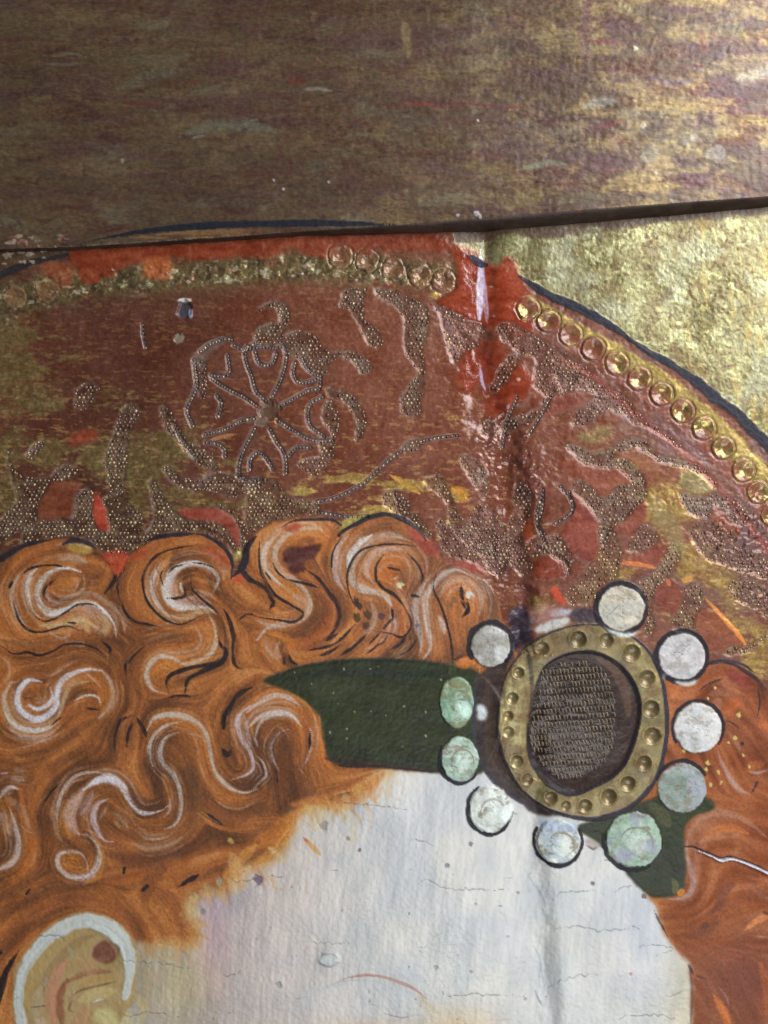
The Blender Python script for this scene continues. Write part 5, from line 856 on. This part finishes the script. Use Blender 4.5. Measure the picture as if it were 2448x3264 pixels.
for i, (c, rad, c1, c2, arc, lab) in enumerate(PEARLS):
    L = reg('pearl', 'pearl', JW, lab)
    (pu, pv), = tB(*c); ra, rb = rad[0] * .57866, rad[1] * .57866
    ang = np.radians(np.linspace(arc[0], arc[1], 26))
    RL = reg('pearl_outline', 'paint', JW)
    rp = [(pu + (ra + 5) * math.cos(a), pv + (rb + 5) * math.sin(a)) for a in ang]
    if arc[1] - arc[0] > 40: outline(rp, 23 if i < 3 else 17, RL, (26, 24, 30), .97, .4 if i < 4 else .6, (.6, .6))
    sl = box(g, np.array([[pu - ra * 1.2, pv - rb * 1.2], [pu + ra * 1.2, pv + rb * 1.2]]), 4); u, v = g.U[sl], g.V[sl]
    d = np.sqrt(((u - pu) / ra) ** 2 + ((v - pv) / rb) ** 2) + (fbm(u, v, 26, 26, 600 + i, 3) - .5) * .12 + (fbm(u, v, 8, 8, 640 + i, 2) - .5) * .05
    gl = g.L[sl]; gl[d < .97] = L; g.L[sl] = gl
    m = 1 - sm(.93, 1.0, d)
    c1 = np.array(c1) * .93; c2 = np.array(c2) * .93
    cc = rgb(c1) + (fbm(u, v, 34, 30, 620 + i, 5, .65) - .5)[..., None] * .30
    g.C[sl] = g.C[sl] * (1 - m[..., None]) + cc * m[..., None]
    mixc(g, rgb(c2), m * sm(.46, .6, fbm(u, v, 44, 34, 660 + i, 4)) * .7, sl)
    mixc(g, rgb((104, 92, 72)), m * sm(.54, .70, fbm(u, v, 30, 20, 680 + i, 5, .65)) * (.6 if i > 3 else .35), sl)
    g.M[sl] *= 1 - m; g.R[sl] = g.R[sl] * (1 - m) + .45 * m
    g.H[sl] = g.H[sl] * (1 - .6 * m) + 4 * m + 3 * np.clip(1 - d * d, 0, 1) + m * (fbm(u, v, 22, 22, 700 + i, 3) - .5) * 5
    r = random.Random(i)
    for q in range(3):      # craquelure across each pearl
        a = r.uniform(0, math.pi); o = r.uniform(-.5, .5)
        ct, st_ = math.cos(a), math.sin(a); ln = r.uniform(.3, .85)
        crack([(pu + ra * (ct * t - st_ * o), pv + rb * (st_ * t * .5 + ct * o)) for t in np.linspace(-ln, ln * r.uniform(.2, 1), 5)], 3.2, (78, 72, 70), .6, 50 + i * 3 + q, 4, 2)
    if i in (5, 6, 7, 8, 9):  # inner painted ring
        a0 = r.uniform(2.2, 3.4); pa = np.linspace(a0, a0 + 4.6, 22)
        rp = [(pu + 8 + ra * .58 * math.cos(a), pv + 10 + rb * .56 * math.sin(a)) for a in pa]
        S_(rp, [5, 8, 10, 7, 4], (116, 110, 92) if i != 9 else (110, 98, 62), .75, .5)
        blob(g, pu + 10, pv + 14, ra * .42, rb * .42, (200, 208, 198), .45)
S_(tB(960, 245, 990, 215, 1020, 190), 5, (90, 86, 76), .7, .3)
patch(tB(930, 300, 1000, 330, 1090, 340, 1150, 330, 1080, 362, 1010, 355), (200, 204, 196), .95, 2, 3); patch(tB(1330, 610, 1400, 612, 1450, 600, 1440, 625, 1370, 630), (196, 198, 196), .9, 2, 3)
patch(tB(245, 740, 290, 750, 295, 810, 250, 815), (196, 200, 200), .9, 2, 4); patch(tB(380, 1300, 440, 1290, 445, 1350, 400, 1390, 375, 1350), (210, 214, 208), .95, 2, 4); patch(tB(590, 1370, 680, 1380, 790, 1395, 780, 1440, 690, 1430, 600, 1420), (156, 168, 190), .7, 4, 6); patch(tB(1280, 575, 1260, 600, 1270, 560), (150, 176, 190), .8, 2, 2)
S_(tB(50, 640, 80, 610, 130, 640, 200, 620), 12, (110, 92, 60), .6, .6); S_(tB(110, 720, 150, 705, 210, 730, 215, 800), 8, (78, 84, 92), .8, .4); patch(tB(140, 740, 190, 715, 215, 760, 200, 800, 150, 790), (176, 206, 186), .85, 3, 4)

# overall surface: warp of the old panel and brush grain
g.H += (BIG - .5) * 14
g.H += (fbm(U, V, 9, 9, 191, 2) - .5) * 1.4
g.C[...] = np.clip(g.C, .012, .93); g.R[...] = np.clip(g.R, .18, .9); g.M[...] = np.clip(g.M, 0, .9)

# ------------------------------------------------------------------ board above (proud of the panel)
b = Grid(-256, 2704, -270, 834, 4)
bU, bV = b.U, b.V
EDGE = [(-300, 808), (-130, 803), (226, 793), (816, 757), (1224, 732), (1632, 702), (2448, 642), (2720, 622)]
ev = np.interp(bU, [p[0] for p in EDGE], [p[1] for p in EDGE])
FACEB = 0; LINE = 1; STRIP = 2
BWU = bU + (fbm(bU, bV, 120, 60, 799, 4) - .5) * 130; BWV = bV + (fbm(bU, bV, 120, 60, 800, 4) - .5) * 60
s1 = fbm(BWU, BWV - .06 * bU, 240, 60, 801, 5, .6); s2 = fbm(bU, bV, 300, 120, 811, 4); s3 = fbm(bU, bV, 40, 8, 821, 4); vth = fbm(bU, bV, 9, 90, 831, 3)
rt = sm(900, 2300, bU)
b.C[...] = rgb((86, 66, 45)) + (s1 - .5)[..., None] * np.array([.15, .13, .08]) + (s3 - .5)[..., None] * .06 + (s2 - .5)[..., None] * np.array([.06, .05, .02])
mixc(b, rgb((74, 40, 30)), sm(.50, .70, fbm(BWU, BWV - .05 * bU, 190, 40, 841, 6, .65) + (s2 - .5) * .25) * .5)
mixc(b, rgb((76, 46, 46)), sm(.48, .7, fbm(BWU, BWV - .05 * bU, 260, 30, 847, 6, .65)) * .5)
mixc(b, rgb((84, 54, 62)), sm(.46, .66, fbm(BWU, BWV, 130, 60, 845, 5, .65)) * rt * .6)
mixc(b, rgb((146, 124, 78)), sm(.44, .72, fbm(BWU, BWV, 110, 60, 851, 6, .7) + (rt - .6) * .14) * (.25 + .6 * rt))
mixc(b, rgb((110, 112, 92)), sm(.56, .76, fbm(BWU, BWV, 170, 60, 861, 5, .6)) * .3)
mixc(b, rgb((60, 56, 50)), sm(.5, .7, fbm(bU, bV, 30, 5, 873, 4)) * .3)
mixc(b, rgb((56, 30, 30)), sm(.56, .74, fbm(BWU, BWV, 60, 18, 871, 5, .7)) * .45)
b.M[...] = .32 + .35 * sm(.45, .65, s1) * (.5 + .5 * rt); b.R[...] = .46 + (s2 - .5) * .2
b.H[...] = (fbm(bU, bV, 500, 300, 881, 2) - .5) * 12 + (s3 - .5) * 2.2 + (vth - .5) * .5 + (fbm(bU, bV, 14, 12, 891, 3) - .5) * 2.0
# threads of the linen showing through
th = (np.sin(bU / 2.9 + (s2 - .5) * 6) * .5 + .5) * np.exp(-((bU - 1930) / 170) ** 2 - ((bV - 180) / 220) ** 2) * sm(.42, .6, fbm(bU, bV, 60, 60, 895, 3))
mixc(b, rgb((86, 58, 54)), th * .35)
for p, w, c, a in ((tD(0, 0, 10, 10), 4, (0, 0, 0), 0),
                   ([(180, 186), (230, 178), (280, 190)], 12, (120, 118, 108), .6), ([(150, 210), (220, 212), (270, 208)], 14, (112, 110, 98), .55), ([(380, 290), (470, 262), (560, 240)], 50, (96, 92, 76), .5), ([(600, 430), (690, 412), (780, 410), (880, 425)], 60, (96, 98, 82), .55), ([(610, 450), (660, 440)], 9, (150, 152, 146), .8), ([(800, 395), (830, 392)], 10, (130, 150, 110), .6),
                   ([(970, 300), (1010, 298), (1060, 305)], 18, (136, 130, 120), .7), ([(915, 350), (970, 335), (1085, 305)], 8, (60, 34, 26), .7), ([(920, 275), (980, 272)], 26, (92, 34, 28), .7), ([(385, 335), (450, 342), (540, 345)], 18, (88, 38, 30), .7), ([(590, 275), (640, 270)], 12, (86, 40, 30), .6), ([(980, 10), (990, 90), (1000, 130)], 6, (52, 36, 28), .8),
                   ([(930, 220), (950, 216)], 12, (150, 84, 58), .7), ([(1010, 200), (1030, 215)], 12, (150, 84, 58), .7), ([(880, 520), (900, 470), (920, 440)], 30, (84, 44, 36), .5), ([(1290, 95), (1295, 150), (1300, 200)], 50, (150, 132, 84), .5), ([(1380, 360), (1460, 350), (1600, 362), (1700, 358)], 16, (96, 40, 40), .7), ([(1240, 360), (1330, 350), (1420, 362)], 20, (112, 46, 40), .7),
                   ([(1870, 155), (1960, 160)], 26, (104, 40, 40), .6), ([(2160, 235), (2240, 238)], 12, (92, 36, 40), .8), ([(1890, 430), (1960, 410), (1990, 420)], 34, (104, 44, 40), .6), ([(1640, 560), (1740, 540), (1800, 545)], 28, (130, 140, 112), .5), ([(2060, 275), (2140, 290), (2200, 278)], 26, (88, 76, 92), .7), ([(1850, 365), (1900, 350), (1950, 345)], 40, (132, 136, 132), .6),
                   ([(1860, 0), (1855, 120), (1860, 260)], 50, (88, 56, 66), .45), ([(1940, 40), (1945, 180), (1940, 320)], 26, (92, 66, 72), .45), ([(2220, 120), (2225, 170), (2230, 200)], 30, (120, 56, 50), .4), ([(2330, 270), (2400, 260), (2448, 240)], 50, (158, 160, 156), .5), ([(1890, 570), (1960, 566)], 12, (104, 44, 40), .6), ([(1740, 610), (1840, 600)], 14, (100, 50, 46), .6), ([(1800, 580), (1830, 545), (1850, 520)], 26, (120, 92, 60), .5),
                   ([(1380, 140), (1460, 120), (1540, 108)], 8, (76, 40, 34), .7), ([(2200, 640), (2280, 622), (2340, 612)], 6, (90, 70, 84), .7), ([(2080, 55), (2160, 62), (2220, 60)], 18, (84, 46, 60), .7)):
    stroke(b, p, w, c, a, .6, soft=.7)
for u, v, r_, c in ((2035, 420, 11, (170, 158, 140)), (2050, 515, 34, (122, 118, 106)), (2183, 470, 28, (124, 120, 114)), (2262, 515, 40, (130, 126, 118)), (1935, 470, 30, (132, 104, 76)), (2050, 570, 30, (140, 116, 84)), (1990, 390, 40, (128, 112, 84)), (875, 583, 4, (196, 196, 204)), (906, 613, 5, (196, 196, 204)), (1050, 592, 3, (180, 180, 180)), (784, 425, 8, (66, 54, 46)), (1455, 700, 6, (186, 182, 190)), (1515, 694, 9, (190, 186, 196)), (1525, 704, 6, (186, 182, 190)), (2010, 180, 8, (186, 190, 166)), (1518, 405, 4, (190, 180, 170)), (395, 520, 8, (140, 132, 112))):
    blob(b, u, v, r_, r_ * (1 if r_ < 12 else .8), c, .5 if r_ > 20 else .75, .8, .6)
bl = [(252, 785), (300, 772), (443, 746), (640, 727), (816, 722), (1013, 721), (1224, 727), (1290, 729)]
sl, d_, s_, t_ = path(b, bl, [8, 16, 24, 25, 25, 25, 22, 10])
m = (d_ + (fbm(bU[sl], bV[sl], 26, 20, 897, 3) - .5) * .5) < .95
gl = b.L[sl]; gl[m] = LINE; b.L[sl] = gl
sl_, ms = poly(b, [(400, 765), (560, 744), (800, 735), (1000, 735), (1220, 738), (1230, 760), (816, 790), (400, 800)], 0, False, 3)
gl = b.L[sl_]; gl[(ms > .5) & (b.L[sl_] == 0)] = STRIP; b.L[sl_] = gl
mixc(b, rgb((126, 92, 56)), ms * sm(.35, .55, fbm(bU[sl_], bV[sl_], 90, 10, 899, 3)) * .8 * sm(1000, 700, bU[sl_]), sl_); mixc(b, rgb((74, 48, 36)), ms * sm(700, 1000, bU[sl_]) * .7, sl_)
stroke(b, bl, [8, 18, 27, 28, 28, 28, 24, 10], (26, 28, 36), .96, .15, (.3, .3), .3, 1, 0, .45, .35)
stroke(b, [(150, 795), (226, 790), (420, 779), (816, 752)], 4, (150, 140, 124), .5, .7)
for k in range(22):
    r = random.Random(70 + k); blob(b, r.uniform(20, 240), r.uniform(755, 795), r.uniform(4, 16), r.uniform(3, 8), r.choice([(150, 132, 112), (130, 70, 54), (170, 160, 140)]), .6, 1.5, .9)
b.C[...] = np.clip(b.C, .012, .93); b.R[...] = np.clip(b.R, .2, .9); b.M[...] = np.clip(b.M, 0, .9)
PROUD = np.interp(bU, [-120, 226, 900, 1500, 2568], [12, 14, 26, 48, 52])      # how far the board stands off the panel
b.H += PROUD

# ------------------------------------------------------------------ materials
def mat(name, rough_add=0.0, nscale=900.0, namt=.22, bump=.25, bscale=1400.0, spec=.5, stretch=(1, 1, 1), coat=0.0, crq=0.0, flake=0.0):
    m = bpy.data.materials.new(name); m.use_nodes = True
    nt = m.node_tree; N = nt.nodes; Lk = nt.links
    p = N['Principled BSDF']
    def nd(t, **k):
        x = N.new(t)
        for a, v in k.items(): setattr(x, a, v)
        return x
    co = nd('ShaderNodeTexCoord'); mp_ = nd('ShaderNodeMapping'); mp_.inputs['Scale'].default_value = stretch
    Lk.new(co.outputs['Object'], mp_.inputs['Vector'])
    at = nd('ShaderNodeAttribute', attribute_name='pigment'); am = nd('ShaderNodeAttribute', attribute_name='metal'); ar = nd('ShaderNodeAttribute', attribute_name='gloss')
    n1 = nd('ShaderNodeTexNoise'); n1.inputs['Scale'].default_value = nscale; n1.inputs['Detail'].default_value = 5; n1.inputs['Roughness'].default_value = .65
    Lk.new(mp_.outputs[0], n1.inputs['Vector'])
    mr = nd('ShaderNodeMapRange'); mr.inputs[1].default_value = .3; mr.inputs[2].default_value = .7; mr.inputs[3].default_value = 1 - namt; mr.inputs[4].default_value = 1 + namt
    Lk.new(n1.outputs['Fac'], mr.inputs[0])
    mx = nd('ShaderNodeVectorMath', operation='MULTIPLY'); Lk.new(at.outputs['Color'], mx.inputs[0]); Lk.new(mr.outputs[0], mx.inputs[1])
    col = mx.outputs[0]
    n2 = nd('ShaderNodeTexNoise'); n2.inputs['Scale'].default_value = bscale; n2.inputs['Detail'].default_value = 4; n2.inputs['Roughness'].default_value = .6
    Lk.new(mp_.outputs[0], n2.inputs['Vector'])
    hgt = n2.outputs['Fac']
    if crq:     # fine network of age cracks
        vo = nd('ShaderNodeTexVoronoi', feature='DISTANCE_TO_EDGE'); vo.inputs['Scale'].default_value = 420
        dn = nd('ShaderNodeTexNoise'); dn.inputs['Scale'].default_value = 300; Lk.new(co.outputs['Object'], dn.inputs['Vector'])
        av = nd('ShaderNodeVectorMath', operation='MULTIPLY_ADD'); av.inputs[1].default_value = (.003,) * 3
        Lk.new(dn.outputs['Color'], av.inputs[0]); Lk.new(co.outputs['Object'], av.inputs[2]); Lk.new(av.outputs[0], vo.inputs['Vector'])
        cm = nd('ShaderNodeMapRange'); cm.inputs[1].default_value = .0; cm.inputs[2].default_value = .05; cm.inputs[3].default_value = 1; cm.inputs[4].default_value = 0
        Lk.new(vo.outputs['Distance'], cm.inputs[0])
        ms_ = nd('ShaderNodeTexNoise'); ms_.inputs['Scale'].default_value = 22; Lk.new(co.outputs['Object'], ms_.inputs['Vector'])
        mm = nd('ShaderNodeMapRange'); mm.inputs[1].default_value = .5; mm.inputs[2].default_value = .68; mm.inputs[3].default_value = 0; mm.inputs[4].default_value = crq
        Lk.new(ms_.outputs['Fac'], mm.inputs[0])
        pr = nd('ShaderNodeMath', operation='MULTIPLY'); Lk.new(cm.outputs[0], pr.inputs[0]); Lk.new(mm.outputs[0], pr.inputs[1])
        mc = nd('ShaderNodeMix', data_type='RGBA'); Lk.new(pr.outputs[0], mc.inputs['Factor']); Lk.new(col, mc.inputs['A']); mc.inputs['B'].default_value = (.16, .13, .12, 1)
        col = mc.outputs['Result']
    Lk.new(col, p.inputs['Base Color'])
    if flake:   # metal leaf is broken up by fine wear
        fm = nd('ShaderNodeMapRange'); fm.inputs[1].default_value = .36; fm.inputs[2].default_value = .56; fm.inputs[3].default_value = 1 - flake; fm.inputs[4].default_value = 1
        Lk.new(n2.outputs['Fac'], fm.inputs[0]); ml = nd('ShaderNodeMath', operation='MULTIPLY'); Lk.new(am.outputs['Fac'], ml.inputs[0]); Lk.new(fm.outputs[0], ml.inputs[1]); Lk.new(ml.outputs[0], p.inputs['Metallic'])
    else: Lk.new(am.outputs['Fac'], p.inputs['Metallic'])
    ra_ = nd('ShaderNodeMath', operation='MULTIPLY_ADD'); ra_.inputs[1].default_value = .22; ra_.use_clamp = True
    Lk.new(n1.outputs['Fac'], ra_.inputs[0]); rb_ = nd('ShaderNodeMath', operation='ADD'); rb_.inputs[1].default_value = rough_add - .11; Lk.new(ar.outputs['Fac'], rb_.inputs[0]); Lk.new(rb_.outputs[0], ra_.inputs[2])
    Lk.new(ra_.outputs[0], p.inputs['Roughness'])
    p.inputs['Specular IOR Level'].default_value = spec
    p.inputs['Coat Weight'].default_value = coat; p.inputs['Coat Roughness'].default_value = .3
    bp_ = nd('ShaderNodeBump'); bp_.inputs['Strength'].default_value = bump; bp_.inputs['Distance'].default_value = .0004
    Lk.new(hgt, bp_.inputs['Height']); Lk.new(bp_.outputs[0], p.inputs['Normal'])
    return m
MATS = dict(
    gold=mat('worn_gold_leaf', 0, 800, .32, .25, 1600, stretch=(1, 1, .6), flake=.5),
    halo=mat('red_bole_and_gilding', 0, 800, .22, .22, 1300, spec=.42, flake=.4),
    paint=mat('egg_tempera', .04, 800, .26, .16, 1600, spec=.2),
    face=mat('flesh_tempera', 0, 800, .06, .08, 1300, spec=.35, stretch=(1, 1, .35), crq=.35),
    glaze=mat('dark_glaze', 0, 900, .20, .15, 1500, spec=.2),
    gilt=mat('embossed_gilt', 0, 600, .22, .25, 1100, flake=.25, coat=.1),
    weave=mat('pressed_weave', -.02, 700, .25, .3, 1200),
    pearl=mat('pearl_tempera', 0, 800, .12, .5, 900, spec=.4),
    board=mat('worn_gilded_linen', 0, 750, .22, .4, 1100, stretch=(.5, 1, 1), flake=.45))

def flat_mat(name, col, met, rgh):
    m = bpy.data.materials.new(name); m.use_nodes = True; N = m.node_tree.nodes; Lk = m.node_tree.links; p = N['Principled BSDF']
    n = N.new('ShaderNodeTexNoise'); n.inputs['Scale'].default_value = 120; n.inputs['Detail'].default_value = 4
    co = N.new('ShaderNodeTexCoord'); Lk.new(co.outputs['Object'], n.inputs['Vector'])
    cr = N.new('ShaderNodeValToRGB'); c = np.array(col)
    cr.color_ramp.elements[0].position = .35; cr.color_ramp.elements[1].position = .65
    cr.color_ramp.elements[0].color = (*(c * .6), 1); cr.color_ramp.elements[1].color = (*(c * 1.3), 1)
    Lk.new(n.outputs['Fac'], cr.inputs[0]); Lk.new(cr.outputs[0], p.inputs['Base Color'])
    p.inputs['Metallic'].default_value = met; p.inputs['Roughness'].default_value = rgh
    return m
TICK = flat_mat('gilded_thread', (.30, .22, .15), .35, .26)
WOOD = flat_mat('old_poplar', (.16, .09, .05), 0, .8)

# ------------------------------------------------------------------ meshes
def lin(c): return np.where(c <= .04045, c / 12.92, ((c + .055) / 1.055) ** 2.4)
def to_world(U, V, H): return np.stack([(U - CX) * S, -H * S, (CY - V) * S], -1)

def grid_part(gr, cells, name, material, parent, base=0):
    """a mesh of the given cells of the surface (cells: bool h-1 x w-1)"""
    ii, jj = np.nonzero(cells)
    if len(ii) == 0: return None
    w = gr.w
    q = np.stack([ii * w + jj, (ii + 1) * w + jj, (ii + 1) * w + jj + 1, ii * w + jj + 1], 1)
    ids, inv = np.unique(q, return_inverse=True); inv = inv.reshape(-1)
    me = bpy.data.meshes.new(name)
    P = to_world(gr.U.ravel()[ids], gr.V.ravel()[ids], gr.H.ravel()[ids])
    me.vertices.add(len(ids)); me.vertices.foreach_set('co', P.astype(np.float32).ravel())
    me.loops.add(len(inv)); me.loops.foreach_set('vertex_index', inv.astype(np.int32))
    n = len(ii); me.polygons.add(n)
    me.polygons.foreach_set('loop_start', (np.arange(n) * 4).astype(np.int32))
    try: me.polygons.foreach_set('loop_total', np.full(n, 4, np.int32))
    except Exception: pass
    me.update(calc_edges=True)
    a = me.attributes.new('pigment', 'FLOAT_COLOR', 'POINT')
    c = np.ones((len(ids), 4), np.float32); c[:, :3] = lin(gr.C.reshape(-1, 3)[ids]); a.data.foreach_set('color', c.ravel())
    a = me.attributes.new('metal', 'FLOAT', 'POINT'); a.data.foreach_set('value', gr.M.ravel()[ids].astype(np.float32))
    a = me.attributes.new('gloss', 'FLOAT', 'POINT'); a.data.foreach_set('value', gr.R.ravel()[ids].astype(np.float32))
    me.polygons.foreach_set('use_smooth', np.ones(n, bool))
    me.materials.append(material); me.validate()
    o = bpy.data.objects.new(name, me); COL.objects.link(o); o.parent = parent
    return o

def thing(name, label, cat, loc):
    o = bpy.data.objects.new(name, None); COL.objects.link(o); o.location = loc; o.empty_display_size = .02
    o['label'] = label; o['category'] = cat
    return o
def adopt(o, parent):
    o.parent = parent; o.matrix_parent_inverse = parent.matrix_basis.inverted()

panel = thing('painted_panel', 'old painted panel with orange curled hair, pale face, jewelled brooch and tooled red halo', 'painting', (0, .03, (CY - 3519) * S))
board = thing('gilded_board', 'dark worn gilded board overlapping the top of the painted panel', 'board', (0, .03, (CY - 800) * S))

# only keep the part of the panel that lies below (or just behind) the board's edge
pe = np.interp(U, [p[0] for p in EDGE], [p[1] for p in EDGE])
keep = (V > pe - 45)[:-1, :-1]
Lc = g.L[:-1, :-1]
objs = {}
for i, r in enumerate(REG):
    o = grid_part(g, (Lc == i) & keep, r['name'], MATS[r['mat']], None)
    objs[i] = o
for i, r in enumerate(REG):
    o = objs[i]
    if o is None: continue
    if r['label']: o['label'] = r['label']
    if r['parent'] is None or objs[r['parent']] is None: adopt(o, panel)
    else: o.parent = objs[r['parent']]

# board: face, painted line, ochre strip and its under-edge
inside = bV[:-1, :-1] < ev[:-1, :-1] - 4
# pull the last row of the face onto the edge line so that it ends straight
for j in range(b.w):
    k = int((ev[0, j] - b.v0) / b.st)
    b.V[k:, j] = ev[0, j]
inside = (b.V[1:, :-1] - b.V[:-1, :-1] > 0.01) | (b.V[1:, 1:] - b.V[:-1, 1:] > 0.01)
bL = b.L[:-1, :-1]
for L, nm in ((FACEB, 'gilded_face'), (LINE, 'painted_line'), (STRIP, 'ochre_strip')):
    o = grid_part(b, inside & (bL == L), nm, MATS['board'] if L != LINE else MATS['paint'], None); adopt(o, board)
# rounded lower edge of the board running back to the panel
ng = 9
ju = np.arange(0, b.w, 1)
e = Grid(0, b.w - 1, 0, ng, 1)
uu = b.U[0, ju]; e.w = len(ju); e.h = ng + 1
kk = np.array([min(b.h - 1, int((ev[0, j] - b.v0) / b.st)) for j in ju])
h0 = b.H[kk, ju]; v0 = ev[0, ju]
t = np.linspace(0, 1, ng + 1)[:, None]
e.U = np.repeat(uu[None], ng + 1, 0)
wob = (fbm(e.U, e.U * 0, 40, 40, 911, 3) - .5) * 5
e.V = v0[None] + np.interp(uu, [0, 1000, 1400, 1700, 2568], [5, 9, 24, 30, 18])[None] * np.sin(t * math.pi / 2) + wob * t * (1 - t) * 2
e.H = h0[None] * (1 - t ** 1.5) - 26 * t ** 1.5
e.C = np.repeat(np.repeat(rgb((54, 36, 27))[None, None], ng + 1, 0), len(ju), 1) + (fbm(e.U, t * 60, 60, 20, 915, 4) - .5)[..., None] * .2  # dark brown, the shadow under the board put into the edge colour
e.C[0] = b.C[kk, ju] * .8; e.C = np.clip(e.C, .02, .9)
e.M = np.full(e.U.shape, .15); e.R = np.full(e.U.shape, .55); e.L = np.zeros(e.U.shape, int)
o = grid_part(e, np.ones((ng, len(ju) - 1), bool), 'lower_edge', MATS['board'], None); adopt(o, board)

def solid(name, pts_uv, d0, d1, material, parent):
    """a prism with the outline pts (u, v) between depths d0 (front) and d1 (back), in metres"""
    n = len(pts_uv); vs_ = []
    for d in (d0, d1):
        for u, v in pts_uv: vs_.append(((u - CX) * S, d, (CY - v) * S))
    f = [tuple(range(n)), tuple(range(2 * n - 1, n - 1, -1))] + [(i, i + n, (i + 1) % n + n, (i + 1) % n) for i in range(n)]
    me = bpy.data.meshes.new(name); me.from_pydata(vs_, [], f); me.update(); me.materials.append(material)
    o = bpy.data.objects.new(name, me); COL.objects.link(o); adopt(o, parent)
    return o
solid('wooden_support', [(-255, 600), (2702, 600), (2702, 3518), (-255, 3518)], .0075, .030, WOOD, panel)
solid('wooden_core', [(-256, -270), (2702, -270), (2702, 600), (-256, 780)], .0012, .0070, WOOD, board)

# punched dots: low domes standing in the sunk leaves
def hsample(x, y):
    i = int(round((y - g.v0) / g.st)); j = int(round((x - g.u0) / g.st))
    return g.H[min(max(i, 0), g.h - 1), min(max(j, 0), g.w - 1)]
vsD, fsD, dcol, dmet = [], [], [], []; rd = random.Random(44)
for x, y, k in DOTS:
    i = int(round((y - g.v0) / g.st)); j = int(round((x - g.u0) / g.st))
    if not (0 <= i < g.h and 0 <= j < g.w): continue
    if REG[g.L[i, j]]['name'] not in ('tooled_leaf', 'tooled_tendril', 'rosette_line'): continue
    h = hsample(x, y); n0 = len(vsD); r0 = 5.6 * k
    for rr_, hh in ((1.0, -.8), (.62, 2.1)):
        for q in range(7):
            a = q * math.tau / 7
            vsD.append(((x + r0 * rr_ * math.cos(a) - CX) * S, -(h + hh * k) * S, (CY - y - r0 * rr_ * math.sin(a)) * S))
    vsD.append(((x - CX) * S, -(h + 3.2 * k) * S, (CY - y) * S))
    cc = np.array(rd.choice([(92, 70, 58), (118, 96, 80), (146, 122, 94), (170, 146, 108), (112, 76, 58)])) / 255. * rd.uniform(.8, 1.15); cc = cc * .75 + g.C[i, j] * .25
    dcol += [list(lin(cc)) + [1]] * 15; dmet += [rd.choice([.2, .5, .75])] * 15
    for q in range(7):
        q2 = (q + 1) % 7
        fsD.append((n0 + q, n0 + q2, n0 + 7 + q2, n0 + 7 + q)); fsD.append((n0 + 7 + q, n0 + 7 + q2, n0 + 14))
me = bpy.data.meshes.new('punched_dots'); me.from_pydata(vsD, [], fsD); me.polygons.foreach_set('use_smooth', np.ones(len(fsD), bool)); me.materials.append(MATS['gilt']); me.update()
for nm_, ty, fld, dat in (('pigment', 'FLOAT_COLOR', 'color', dcol), ('metal', 'FLOAT', 'value', dmet), ('gloss', 'FLOAT', 'value', [.36] * len(vsD))):
    me.attributes.new(nm_, ty, 'POINT').data.foreach_set(fld, np.array(dat, np.float32).ravel())
o = bpy.data.objects.new('punched_dots', me); COL.objects.link(o); o.parent = objs[HALO]; o['kind'] = 'stuff'
# pressed weave inside the brooch: rows of short upright ridges
vsW, fsW = [], []
r = random.Random(8); v = float(g.V[meshsl].min()); row = 0
while v < g.V[meshsl].max():
    u = float(g.U[meshsl].min()) - 20 + (row % 2) * 3
    while u < g.U[meshsl].max() + 20:
        x = u + r.uniform(-1, 1) + .05 * (v - 2100); y = v + r.uniform(-1.5, 1.5) - .06 * (u - 1800)
        i = int((y - g.V[meshsl].min()) / g.st); j = int((x - g.U[meshsl].min()) / g.st)
        if 0 <= i < meshm.shape[0] and 0 <= j < meshm.shape[1] and meshm[i, j] > .5 and r.random() > .03:
            h = hsample(x, y); n0 = len(vsW); l, wd, ht = 8.4 * r.uniform(.8, 1.1), 3.6, 6.5 * r.uniform(.7, 1.2)
            for a, c_, hh in ((-wd, -l, -1), (wd, -l, -1), (wd, l, -1), (-wd, l, -1), (-.6, -l * .6, ht), (.6, l * .6, ht * .9)):
                vsW.append(((x + a + .22 * c_ - CX) * S, -(h + hh) * S, (CY - y - c_) * S))
            fsW += [(n0, n0 + 1, n0 + 4), (n0 + 1, n0 + 2, n0 + 5, n0 + 4), (n0 + 2, n0 + 3, n0 + 5), (n0 + 3, n0, n0 + 4, n0 + 5)]
        u += 11.6
    v += 21.0; row += 1
me = bpy.data.meshes.new('weave_ridges'); me.from_pydata(vsW, [], fsW); me.materials.append(TICK); me.update()
o = bpy.data.objects.new('weave_ridges', me); COL.objects.link(o); o.parent = objs[JW]; o['kind'] = 'stuff'
